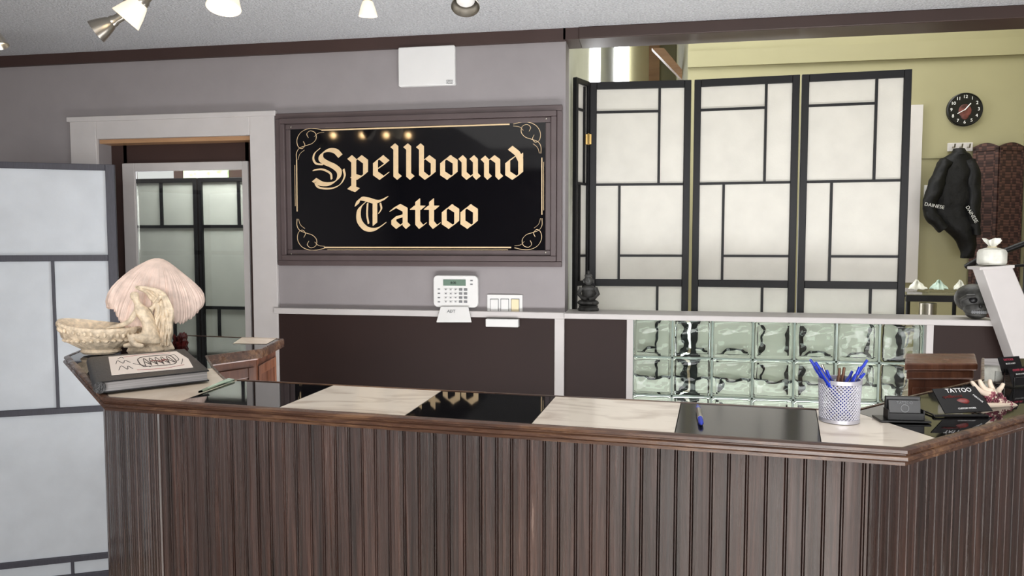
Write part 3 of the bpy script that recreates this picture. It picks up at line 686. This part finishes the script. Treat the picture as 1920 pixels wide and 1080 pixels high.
for k in range(30):
    a=random.uniform(0,2*PI); r=random.uniform(0,.02)*K; h=random.uniform(.02,.06)*K; p=c+Vector((r*math.cos(a),r*math.sin(a),0)); tip=p+Vector((math.cos(a)*.006,math.sin(a)*.006,h)); b.tube([p,p+(tip-p)*.7,tip],[.008*K,.008*K,.0004],6)
tag(b.build('crystal_cluster','crystal'),'dark red crystal cluster standing behind the figurine lamp','crystal')

# ---------------------------------------------------------------- pen cup and pens
pc=onZ(1573,788,CZ+.001); R=.047*K; H=.094*K
cup=thing('pen_cup',pc,'silver wire mesh pen cup on white tile','pen cup')
b=MB(); nR,nZ=34,22; rows_=[]
for j in range(nZ+1):
    rows_.append([b.v(pc+Vector(((R*(.93+.07*j/nZ))*math.cos(2*PI*(k+.5*(j%2))/nR),(R*(.93+.07*j/nZ))*math.sin(2*PI*(k+.5*(j%2))/nR),.003+H*j/nZ))) for k in range(nR)])
for j in range(0,nZ-1):
    for k in range(nR):
        a=rows_[j][k]; c=rows_[j+2][k]
        if j%2==0: l=rows_[j+1][(k-1)%nR]; r=rows_[j+1][k]
        else: l=rows_[j+1][k]; r=rows_[j+1][(k+1)%nR]
        b.f([a,r,c,l])
o=b.build('mesh_wall','wire',cup); wf=o.modifiers.new('w','WIREFRAME'); wf.thickness=.0021; wf.use_replace=True
for z_,rr in ((.003,R*.93),(H+.002,R)):
    b=MB(); b.lathe([(rr-.0015,z_-.003),(rr+.0015,z_-.003),(rr+.0015,z_+.003),(rr-.0015,z_+.003)],pc,40,closed=True)
    b.build('rim','wire',cup,smooth=True)
b=MB(); b.lathe([(.001,0),(R*.92,0),(R*.92,.002),(.001,.002)],pc,36); b.build('base_disc','wire',cup)
def pen(p0,p1,mat,label,group='pens in the mesh cup',r=.0062*K):
    p0=Vector(p0);p1=Vector(p1); d=(p1-p0); L=d.length; d.normalize()
    t=thing('pen',p0,label,'pen',group)
    if group is None:
        b=MB(); b.tube([p0+d*L*.3,p0+d*L*.75],r*1.06,12); b.build('grip_band','steel',t,smooth=True)
    b=MB(); b.tube([p0,p0+d*.010,p0+d*(L-.022),p0+d*(L-.014)],[.001,r,r,r*.8],12); b.build('barrel',mat,t,smooth=True)
    b=MB(); b.tube([p0+d*(L-.015),p0+d*L],[r*.6,r*.5],10); b.build('push_button',mat,t,smooth=True)
    q=-FWD*(r+.0012); b=MB(); b.tube([p0+d*(L-.04)+q,p0+d*(L-.014)+q,p0+d*(L-.014)+q*.3],.0009,6); b.build('clip','steel',t)
    return t
pdp=(pc-CAMP).dot(FWD)
def cp(px,py,dd=0): return PD(px,py,pdp+dd*K)
def cbot(ax,ay): return pc+RGT*ax*K+FWD*ay*K+UP*.006
for bx,by,px,py,dd,mt,lb in ((.028,.01,1519,674,.02,'blue','blue pen leaning furthest left in the mesh cup'),
    (.02,-.02,1529,679,-.03,'blue','blue pen second from left in the mesh cup'),
    (.012,.02,1541,684,.03,'steel','silver grey pen between the left blue pens in the cup'),
    (.01,.0,1550,694,.0,'blue','short blue pen just left of the bronze pens'),
    (-.005,.0,1574,690,.02,'bronze','bronze pen standing left at the middle of the mesh cup'),
    (.004,.02,1583,689,-.0,'bronze','bronze pen standing right at the middle of the mesh cup'),
    (-.02,.0,1598,696,.03,'blue','shorter blue pen right of the bronze pens'),
    (-.012,-.02,1612,688,-.02,'blue','blue pen between the short one and the rightmost pen'),
    (-.025,-.01,1626,675,.0,'blue','blue pen leaning furthest right in the mesh cup'),
    (-.02,.02,1621,700,.03,'blue','low blue pen under the rightmost one')):
    pen(cbot(bx,by),cp(px,py,dd),mt,lb)
pen(onZ(1315,796,CZ+.005),onZ(1308,760,CZ+.005),'blue','blue and silver pen lying alone on the dark tile',None)

# ---------------------------------------------------------------- right counter things
SK=Matrix.Diagonal((K,K,K,1))
def frame_at(px,py,z,rot=0):
    p=onZ(px,py,z); return Matrix.Translation(p)@Matrix.Rotation(YAW+rot,4,'Z')@SK
Mx=frame_at(1692,788,CZ+.001,math.radians(-6))
ch=thing('business_card_holder',Mx.translation,'black business card holder next to the pen cup','card holder')
b=MB(Mx); b.box(-.06,.055,-.028,.03,0,.005); b.box(-.040,.040,.0,.008,.005,.058); b.box(-.040,.040,-.022,-.018,.005,.022); b.box(-.042,-.038,-.022,.008,.005,.03); b.box(.038,.042,-.022,.008,.005,.03)
b.build('stand','blackplastic',ch,bevel=.001)
M2=Mx@Matrix.Rotation(math.radians(-10),4,'X')
b=MB(M2); b.box(-.036,.036,-.016,-.006,.008,.048); cc=b.build('card_stack','blackplastic',ch)
b=MB(M2)
b.text('TATTOO',.009,Matrix.Translation((0,-.0168,.042))@RX,.0002)
b.lathe([(.008,-.0002),(.0095,-.0002),(.0095,.0002),(.008,.0002)],(0,-.0168,.029),24,Mx=RX,closed=True); b.build('card_print','grey',cc)
dc=(onZ(1800,778,CZ)-CAMP).dot(FWD)
q=[PD(1772,783,dc-.005),PD(1862,770,dc+.005),PD(1828,724,dc+.04),PD(1748,729,dc+.03)]
for q_ in q[:2]: q_.z=max(q_.z,CZ+.004)
cs=thing('card_stand',onZ(1805,778,CZ+.001),'black leaning card printed in white on a small stand','card display')
b=MB(); nrm=(q[1]-q[0]).cross(q[3]-q[0]).normalized()
if nrm.dot(FWD)>0: nrm=-nrm
b.prism(q,nrm*-.002); cf=b.build('card','blackplastic',cs,bevel=.0004)
ux=(q[1]-q[0]).normalized(); uy=nrm.cross(ux)
def onq(u,v,h=.0008):
    p=(q[0]*(1-u)+q[1]*u)*(1-v)+(q[3]*(1-u)+q[2]*u)*v+nrm*h
    m=Matrix((ux,uy,nrm)).transposed().to_4x4(); m.translation=p; return m
b=MB(); b.text('TATTOO',.0118,onq(.56,.86),.0002); b.build('title_print','whiteprint',cf)
b=MB(); b.ell(onq(.5,.42,.0006).translation,(.011,.002,.0055),14); b.build('picture_print','redprint',cf)
b=MB(); b.text('spellbound',.0085,onq(.34,.64),.0002); b.build('script_print','redprint',cf)
b=MB(); b.text('CUSTOM WORK',.0045,onq(.5,.14),.0002); b.build('small_print','whiteprint',cf)
b=MB(); b.text('PIERCING',.0045,onq(.86,.5)@Matrix.Rotation(-1.0,4,'Z'),.0002); b.build('small_print','whiteprint',cf)
b=MB(frame_at(1806,781,CZ+.001)); b.box(-.075,.06,-.006,.004,0,.005); b.box(-.07,-.064,-.006,.05,0,.004); b.box(.050,.056,-.006,.05,0,.004)
b.build('stand','blackplastic',cs,bevel=.001)
Mx=frame_at(1905,722,CZ+.001,math.radians(20))
cr_=thing('card_rack',Mx.translation,'clear acrylic rack of black cards at the right edge','card display')
b=MB(Mx); b.box(-.05,.06,-.03,.03,0,.003); b.box(-.05,-.047,-.03,.03,0,.04); b.box(.057,.06,-.03,.03,0,.04); b.box(-.05,.06,-.03,-.027,0,.03); b.box(-.05,.06,.0,.003,0,.05); b.build('rack','acrylic',cr_)
for k,(yy,zz,t) in enumerate(((-.02,.004,'COVER UPS'),(.012,.03,'TATTOOS'))):
    m_=Mx@Matrix.Translation((0,yy,zz))@Matrix.Rotation(math.radians(-20),4,'X')
    b=MB(m_); b.box(-.040,.050,0,.0015,0,.054); c_=b.build('card','blackplastic',cr_)
    b=MB(m_); b.text(t,.009,Matrix.Translation((.0,-.0006,.045))@RX,.0002); b.build('card_title','pink',c_)
    b=MB(m_); b.text('BLACK & GREY',.006,Matrix.Translation((.005,-.0006,.033))@RX,.0002); b.build('card_text','greyprint',c_)
dh=(onZ(1875,764,CZ)-CAMP).dot(FWD)+.02
Hh=lambda px,py,dd=0: PD(px,py,dh+dd*K)
hd=thing('decorative_hand',onZ(1880,768,CZ+.002),'pale ceramic hand with mauve flower patterns lying on counter','ornament')
pts=[(Hh(1908,764),.012),(Hh(1888,761),.016),(Hh(1870,750),.02),(Hh(1858,742),.02),
 (Hh(1842,736,-.02),.0095),(Hh(1830,727,-.025),.0085),(Hh(1821,714,-.025),.006),
 (Hh(1848,731,-.008),.0095),(Hh(1840,722,-.01),.0085),(Hh(1836,711,-.01),.006),
 (Hh(1860,729,.01),.0095),(Hh(1856,720,.01),.0085),(Hh(1856,711,.01),.006),
 (Hh(1872,732,.024),.009),(Hh(1878,726,.03),.0075),(Hh(1882,718,.03),.0055),
 (Hh(1866,760,-.02),.010),(Hh(1852,760,-.03),.009),(Hh(1840,757,-.035),.006)]
pts=[(p,r*K*.8) for p,r in pts]
ed=[(0,1),(1,2),(2,3),(3,4),(4,5),(5,6),(3,7),(7,8),(8,9),(3,10),(10,11),(11,12),(2,13),(13,14),(14,15),(1,16),(16,17),(17,18)]
skin('hand',pts,ed,'hand',hd)
b=MB(); random.seed(3)
for px,py in ((1862,740),(1875,742),(1868,752),(1882,750),(1855,750),(1893,758),(1850,740)):
    c=Hh(px,py,-.018+(.006 if px>1880 else 0))
    for k in range(6):
        a=2*PI*k/6; b.ell(c+RGT*math.cos(a)*.006*K+UP*math.sin(a)*.006*K,(.0032*K,.002,.0032*K),8)
    b.ell(c,(.003*K,.002,.003*K),8)
b.build('flower_pattern','dots',hd,smooth=True)

# ---------------------------------------------------------------- ledge things
p=onY(1103,580,3.56); p.z=ZS+.001; k=.19
st=thing('stone_statuette',p,'dark stone seated statuette on left end of the white ledge','statuette')
b=MB()
b.lathe([(.001,0),(.26*k,0),(.27*k,.04*k),(.23*k,.09*k),(.25*k,.12*k),(.001,.13*k)],p,20); b.build('pedestal','stone',st,smooth=True)
b=MB()
e=lambda x,yy,z,a,bb,c: b.ell(p+Vector((x*k,yy*k,z*k)),(a*k,bb*k,c*k),14)
e(0,0,.2,.25,.17,.09); e(-.16,-.06,.2,.11,.1,.07); e(.16,-.06,.2,.11,.1,.07); e(0,.02,.42,.15,.11,.2); e(0,.01,.55,.17,.1,.09)
for s in (-1,1): b.tube([p+Vector((s*.17*k,0,.57*k)),p+Vector((s*.24*k,-.03*k,.42*k)),p+Vector((s*.14*k,-.13*k,.31*k)),p+Vector((s*.03*k,-.16*k,.3*k))],[.06*k,.055*k,.045*k,.04*k],9)
e(0,-.01,.76,.11,.11,.13); e(0,0,.87,.10,.10,.06); e(0,0,.95,.05,.05,.05)
for s in (-1,1): e(s*.115,0,.74,.025,.03,.06)
e(0,-.115,.74,.02,.025,.03)
b.build('seated_figure','stone',st,smooth=True)
p=onY(1822,590,3.5); p.z=ZS+.001
sk=thing('skull_ornament',p,'dark grey skull ornament at the right end of the ledge','ornament')
b=MB(); b.ell(p+Vector((.0,.0,.085)),(.068,.078,.062),22); b.ell(p+Vector((0,-.035,.045)),(.048,.05,.038),16); b.ell(p+Vector((0,-.04,.02)),(.04,.04,.02),14)
for s in (-1,1): b.tube([p+Vector((s*.02,-.075,.1)),p+Vector((s*.045,-.068,.098)),p+Vector((s*.06,-.04,.08)),p+Vector((s*.055,-.03,.055))],[.008,.01,.009,.006],8)
b.build('cranium','stone',sk,smooth=True)
for s in (-1,1): b=MB(); b.ell(p+Vector((s*.024,-.07,.082)),(.016,.014,.014),12); b.build('eye_socket','blackplastic',sk,smooth=True)
b=MB(); b.ell(p+Vector((0,-.082,.058)),(.007,.008,.011),8); b.build('nose_cavity','blackplastic',sk,smooth=True)
b=MB()
for k in range(8): a=(k-3.5)*.2; b.ell(p+Vector((.042*math.sin(a),-.04-.044*math.cos(a),.032)),(.0055,.004,.008),6)
b.build('teeth','grey',sk,smooth=True)
yw=3.30
b=MB(); b.prism([onY(1842,504,yw),onY(1899,501,yw),onY(2150,1090,yw),onY(2051,1090,yw)],(0,.1,0))
struct(b,'trim_9','white','white slanted stair post standing right of the ledge','stair post',bevel=.004)
b=MB(); q0=onY(1837,501,yw-.01); q1=onY(1903,497,yw-.01); b.prism([q0,q1,q1-UP*.012,q0-UP*.012],(0,.12,0)); struct(b,'trim_10','white','flat white cap on the slanted stair post','post cap',bevel=.002)
pt=(q0+q1)/2; pt=Vector((pt.x+.004,yw+.05,q0.z+.008))
gz=thing('candle_jar',pt,'small jar wrapped in white gauze on the stair post','jar')
b=MB(); b.lathe([(.001,0),(.045,0),(.052,.008),(.052,.05),(.046,.062),(.02,.07),(.001,.071)],pt,28,fn=lambda r,z,a:(r*(1+.03*math.sin(9*a)),z)); b.build('gauze_wrap','gauze',gz,smooth=True)
b=MB(); b.lathe([(.001,.066),(.014,.068),(.012,.078),(.024,.092),(.03,.104),(.018,.1),(.001,.09)],pt,24,fn=lambda r,z,a:(r*(1+.25*math.sin(5*a)),z+.006*math.sin(3*a)*r/.03)); b.build('gauze_top','gauze',gz,smooth=True)
b=MB(); b.lathe([(.013,.07),(.017,.07),(.017,.075),(.013,.075)],pt,16,closed=True); b.build('ribbon','cream',gz)
b=MB(); b.tube(cr([PD(1812,500,4.2),PD(1830,490,4.15),PD(1870,476,4.1),PD(1925,455,4.05),PD(1990,430,4.0)],5),.016,10)
for px,py in ((1835,488),(1925,455)): p=PD(px,py,4.1); b.tube([p,Vector((p.x,p.y,ZF))],.011,8)
b.tube(cr([PD(1815,495,4.2),PD(1835,500,4.15),PD(1880,500,4.1),PD(1925,497,4.05)],5),.008,8)
tag(b.build('handrail','blackwood',smooth=True),'black sloping handrail behind the white stair post','handrail')

# ---------------------------------------------------------------- back room things
cy=YB-.03; cc=onY(1810,205,cy); rr=(onY(1844,205,cy).x-cc.x)
ck=thing('wall_clock',(cc.x,YB,cc.z-rr),'round black wall clock with white numerals on olive wall','clock')
b=MB(); b.lathe([(.001,0),(rr,0),(rr,.025),(rr*.95,.03),(rr*.93,.024),(.001,.024)],(cc.x,YB,cc.z),48,Mx=RX); b.build('case','blackplastic',ck,smooth=True)
for k in range(12):
    a=PI/2-2*PI*(k+1)/12; b=MB(); b.text(str(k+1),rr*.27,Matrix.Translation((cc.x+rr*.76*math.cos(a),YB-.0255,cc.z+rr*.76*math.sin(a)))@RX,.0008); b.build('numeral','whiteprint',ck)
b=MB(); b.ell((cc.x,YB-.024,cc.z-.01),(rr*.36,.004,rr*.4),20); b.ell((cc.x,YB-.024,cc.z-rr*.4),(rr*.22,.004,rr*.2),14); b.build('face_picture','darkprint',ck,smooth=True)
for a,l,w_ in ((math.radians(50),.45,.004),(math.radians(210),.5,.003)):
    b=MB(); c0=Vector((cc.x,YB-.033,cc.z)); d=Vector((math.cos(a),0,math.sin(a))); b.tube([c0-d*.01,c0+d*rr*l],w_,6); b.build('hand','whiteprint',ck)
b=MB(); b.rect(1700,197,1720,530,YB-.03,YB); struct(b,'trim_11','white','white vertical door trim on the olive wall','trim')
b=MB(); b.rect(1720,293,1790,296,YB-.01,YB); struct(b,'trim_14','olive','thin cable line below the clock','trim')
b=MB(); b.rect(1733,347,1746,377,YB-.01,YB); tag(b.build('wall_plate','plastic',bevel=.002),'white wall plate left of the hanging jacket','wall plate')
yh=YB-.02
hk=thing('coat_rack',onY(1800,285,YB),'white coat rack board holding the black jacket','coat rack')
b=MB(); b.rect(1778,268,1824,283,yh,YB); b.build('board','white',hk,bevel=.003)
for px in (1786,1800,1814):
    b=MB(); p=onY(px,276,yh); b.tube([p,p+Vector((0,-.04,-.005)),p+Vector((0,-.05,.02))],.006,8); b.build('hook','steel',hk,smooth=True)
# jacket
yj=YB-.2
jk=thing('motorcycle_jacket',onY(1790,480,yj),'black leather motorcycle jacket hanging from the coat rack','jacket')
def loft(b,secs,n=40,sub=4):
    S=cr([Vector((l,r,py)) for l,r,py,dp in secs],sub); Dp=cr([Vector((dp,0,0)) for l,r,py,dp in secs],sub)
    rings=[]
    for s_,dq in zip(S,Dp):
        a=onY(s_.x,s_.z,yj);c=onY(s_.y,s_.z,yj); m=(a+c)/2; w=(c.x-a.x)/2
        rings.append([b.v((m.x+w*math.cos(t),m.y+dq.x*math.sin(t),m.z)) for t in [2*PI*k/n for k in range(n)]])
    for p_,q_ in zip(rings,rings[1:]):
        for k in range(n): b.f([p_[k],p_[(k+1)%n],q_[(k+1)%n],q_[k]])
    b.f(rings[0]); b.f(rings[-1])
b=MB(); loft(b,[(1784,1811,286,.045),(1772,1820,293,.055),(1760,1828,304,.065),(1753,1831,320,.07),(1749,1832,345,.07),(1748,1832,375,.07),(1752,1832,400,.07),(1764,1831,420,.07),(1785,1830,445,.065),(1797,1829,468,.05),(1799,1826,482,.03)])
b.wobble(.02,6); b.build('body','jacket',jk,smooth=80)
b=MB(); loft(b,[(1788,1809,279,.035),(1786,1811,285,.05),(1784,1813,291,.055)],24,3); b.wobble(.006,12); b.build('collar','jacket',jk,smooth=80)
for pl,rs in (([(1774,302,-.02),(1764,322,-.04),(1754,350,-.05),(1744,378,-.06),(1746,400,-.07),(1758,418,-.07),(1767,430,-.07)],[.045,.052,.054,.052,.050,.046,.042]),
              ([(1818,302,-.02),(1825,330,-.04),(1827,365,-.05),(1825,395,-.06),(1828,415,-.06),(1831,430,-.06),(1832,440,-.06)],[.04,.046,.046,.044,.040,.036,.03])):
    b=MB(); pp=cr([onY(x,y,yj+dd) for x,y,dd in pl],6); rs2=[rs[min(len(rs)-1,i//6)]*(1-(i%6)/6)+rs[min(len(rs)-1,i//6+1)]*((i%6)/6) for i in range(len(pp))]
    b.tube(pp,rs2,22); b.wobble(.014,10); b.build('sleeve','jacket',jk,smooth=80)
b=MB(); b.text('DAINESE',.036,Matrix.Translation(onY(1752,386,yj-.15))@RX@Matrix.Rotation(math.radians(-12),4,'Z')); b.build('sleeve_lettering','greyprint',jk)
b=MB(); b.text('DAINESE',.036,Matrix.Translation(onY(1822,402,yj-.145))@RX@Matrix.Rotation(math.radians(-60),4,'Z')); b.build('sleeve_lettering','greyprint',jk)
wv=thing('woven_screen',onY(1865,560,6.2),'dark brown woven folding screen behind the jacket','folding screen')
for (a,ya,c,yc) in ((1820,6.37,1868,6.3),(1869,6.3,1914,6.37)):
    pa=onY(a,400,ya); pb=onY(c,400,yc); zt=onY(1840,266,6.3).z
    d=pb-pa; d.z=0; w_=d.length; Mx=Matrix.Translation((pa.x,pa.y,0))@Matrix.Rotation(math.atan2(d.y,d.x),4,'Z')
    b=MB(Mx); b.box(0,.022,-.012,.012,ZF,zt-.04); b.box(w_-.022,w_,-.012,.012,ZF,zt-.04)
    top=[(u*w_,-.012,zt-.035+.03*math.sin(PI*u)) for u in [k/14 for k in range(15)]]
    b.prism(top+[(w_,-.012,zt-.065),(0,-.012,zt-.065)],(0,.024,0)); b.box(0,w_,-.012,.012,ZF+.1,ZF+.13)
    fr_=b.build('panel_frame','weave',wv,bevel=.002)
    b=MB(Mx); b.box(.02,w_-.02,-.005,.005,ZF+.12,zt-.06); b.build('woven_infill','weave',fr_)
yt=5.0
ta=onY(1700,545,yt); tb=onY(1850,545,yt); tz=onY(1760,548,yt).z
wt=thing('work_table',((ta.x+tb.x)/2,yt+.2,ZF),'black framed work table behind the ledge','table')
b=MB(); b.box(ta.x,tb.x,yt,yt+.45,tz-.02,tz); b.build('tabletop','acrylic',wt,bevel=.002)
b=MB(); b.box(ta.x,tb.x,yt,yt+.02,tz-.06,tz-.02); b.box(ta.x,tb.x,yt,yt+.02,tz-.2,tz-.17); b.box(ta.x,tb.x,yt+.43,yt+.45,tz-.06,tz-.02); b.box(ta.x,tb.x,yt+.02,yt+.43,tz-.19,tz-.18); b.build('table_frame','blackwood',wt)
for x in (ta.x+.015,tb.x-.015):
    for y_ in (yt+.015,yt+.435): b=MB(); b.tube([(x,y_,ZF),(x,y_,tz-.02)],.013,8); b.build('leg','blackwood',wt,smooth=True)
for px,w_,mt,lb in ((1718,.052,'gauze','crumpled white cloth at left on the work table'),(1760,.050,'mint','crumpled mint green cloth at the middle of the work table'),(1800,.042,'gauze','crumpled white cloth beside the skull on work table')):
    b=MB(); c=onY(px,545,yt+.15); c.z=tz+.012
    prof=[(.001,0)]+[(w_*t,.0) for t in (.5,1)]+[(w_*(1-.12*k),.006+.005*k) for k in range(1,8)]+[(.001,.042)]
    b.lathe(prof,c,36,fn=lambda r,z,a:(r*(1+.18*math.sin(3*a+px)+.08*math.sin(9*a)),z*(1+.4*math.sin(5*a)))); b.wobble(.008,30)
    tag(b.build('cloth',mt,smooth=70),lb,'cloth')
b=MB(); p=onY(1740,560,yt+.15); b.lathe([(.001,0),(.05,0),(.05,.1),(.001,.1)],Vector((p.x,p.y,tz-.178)),20); tag(b.build('canister','steel',smooth=True,bevel=.003),'metal canister on the lower shelf of the work table','canister')

# ---------------------------------------------------------------- ceiling spots
def spot(base,aim,size,label,glass='glowlow',bulb='glow'):
    base=Vector(base); d=Vector(aim).normalized(); Mz=d.to_track_quat('Z','Y').to_matrix().to_4x4()
    t=thing('ceiling_spotlight',Vector((base.x,base.y,base.z)),label,'spotlight','spotlights on the ceiling track')
    s=size
    b=MB(); b.lathe([(.001,-.5*s),(.2*s,-.5*s),(.24*s,-.4*s),(.24*s,.15*s),(.3*s,.25*s),(.3*s,.4*s),(.001,.42*s)],base,24,Mx=Mz); b.build('socket','steel',t,smooth=True)
    b=MB(); b.lathe([(.28*s,.38*s),(.36*s,.5*s),(.5*s,.9*s),(.62*s,1.35*s),(.6*s,1.36*s),(.46*s,.9*s),(.3*s,.5*s),(.22*s,.4*s)],base,32,Mx=Mz,closed=True); b.build('shade',glass,t,smooth=True)
    b=MB(); b.lathe([(.001,.42*s),(.2*s,.45*s),(.4*s,.95*s),(.4*s,1.0*s),(.3*s,1.08*s),(.001,1.1*s)],base,24,Mx=Mz); b.build('bulb',bulb,t,smooth=True)
    b=MB(); e=base-d*.45*s
    b.tube([e,e+UP*.02,Vector((e.x,e.y,ZC-.015))],.006,8); b.lathe([(.001,0),(.03,0),(.03,.014),(.001,.014)],(e.x,e.y,ZC-.0145),20); b.build('stem','steel',t,smooth=True)
    return t
sd=2.5
dn=Vector((0,0,-1))
spot(PD(222,34,sd),-RGT*.8-UP*.55-FWD*.15,.062,'silver spotlight aimed lower left, second from the left edge',glass='steel')
spot(PD(276,-8,sd-.1),-RGT*.6-UP*.7-FWD*.1,.075,'large glowing spotlight right of the lower left one')
spot(PD(424,-48,sd-.1),dn-FWD*.25,.085,'bright round spotlight, third at the top')
spot(PD(689,-10,sd),dn+FWD*.1,.05,'small nickel spotlight with a glowing tip, above the network box')
spot(PD(874,-32,sd),dn-FWD*.5,.075,'unlit nickel ringed spotlight furthest right',glass='steel',bulb='dimbulb')
spot(PD(-16,50,sd),-UP*.9+RGT*.3,.05,'spotlight cut off by the left edge',glass='steel')
a=PD(-80,-60,sd); c=PD(960,-60,sd)
b=MB(); b.box(0,(c-a).length,-.015,.015,0,.02)
tr=b.build('light_track','steel'); tr.location=((a.x+c.x)/2,(a.y+c.y)/2,ZC-.0215); tr.rotation_euler=(0,0,math.atan2(c.y-a.y,c.x-a.x)); tag(tr,'straight metal light track on the ceiling above the spotlights','light track')
for k,(x,zz) in enumerate(((-2.44,2.36),(-2.195,2.355),(-2.0,2.35),(-1.82,2.345))):
    spot((x,1.15,zz),(-.0,1,-.35),.045,['first','second','third','fourth'][k]+' lamp of the row over the waiting area',bulb='warmglow',glass='steel')
bpy.context.view_layer.update()

# ---------------------------------------------------------------- lights
def area(name,loc,rot,sx,sy,power,col):
    l=bpy.data.lights.new(name,'AREA'); l.shape='RECTANGLE'; l.size=sx; l.size_y=sy; l.energy=power; l.color=col
    o=bpy.data.objects.new(name,l); COL.objects.link(o); o.location=loc; o.rotation_euler=rot; return o
area('daylight_shopfront',(1.0,YR-.05,1.2),(math.radians(90),0,0),4.0,2.0,232,(1,.995,.985))
area('back_room_light',(1.6,5.0,4.1),(0,0,0),2,2,66,(1,.99,.97))
area('screen_backlight_fill',(.5,5.6,1.2),(math.radians(-90),0,0),1.3,1.1,14,(1,1,1))  # unseen panel added behind the folding screen to backlight its paper
area('screen_base_fill',(.55,3.70,ZF+.03),(math.radians(180),0,0),2.6,.08,6,(.97,1,.98))  # added fill strip that lifts the screen bottoms behind the glass blocks
area('ceiling_fill',(-.1,2.3,.45),(math.radians(180),0,0),3.0,.6,56,(.99,.99,1))  # unseen area light added behind the counter to brighten the ceiling
area('ceiling_bounce',(0,.6,ZC-.05),(0,0,0),3,2,16,(1,.98,.94))
area('door_room_fill',(-2.1,3.8,2.3),(math.radians(25),0,0),1.2,.3,44,(1,1,1))  # unseen fill added to brighten the screen behind the door glass
sun=bpy.data.lights.new('sun','SUN'); sun.energy=9; sun.angle=.02; sun.color=(1,.97,.92); so=bpy.data.objects.new('sun',sun); COL.objects.link(so); so.rotation_euler=Vector((-.12,1,-.68)).to_track_quat('-Z','Y').to_euler()
for x,yv,en,ss,dr_ in ((-1.6,2.3,12,1.6,(0,0,-1)),(-.4,2.2,12,1.6,(0,0,-1)),(.5,2.4,12,1.6,(0,0,-1)),(-.7,2.15,4,.5,(-.42,-.5,-.92))):  # last spot is an added fill aimed at the album to brighten its label
    l=bpy.data.lights.new('halogen_and_fill','SPOT'); l.energy=en; l.color=(1,.92,.82); l.spot_size=ss; l.spot_blend=.6; l.shadow_soft_size=.03
    o=bpy.data.objects.new('halogen_and_fill',l); COL.objects.link(o); o.location=(x,yv,ZC-.3); o.rotation_euler=Vector(dr_).to_track_quat('-Z','Y').to_euler()
w=bpy.data.worlds.new('world'); SC.world=w; w.use_nodes=True; bg=w.node_tree.nodes['Background']; bg.inputs[0].default_value=(.96,.97,1,1); bg.inputs[1].default_value=1.2
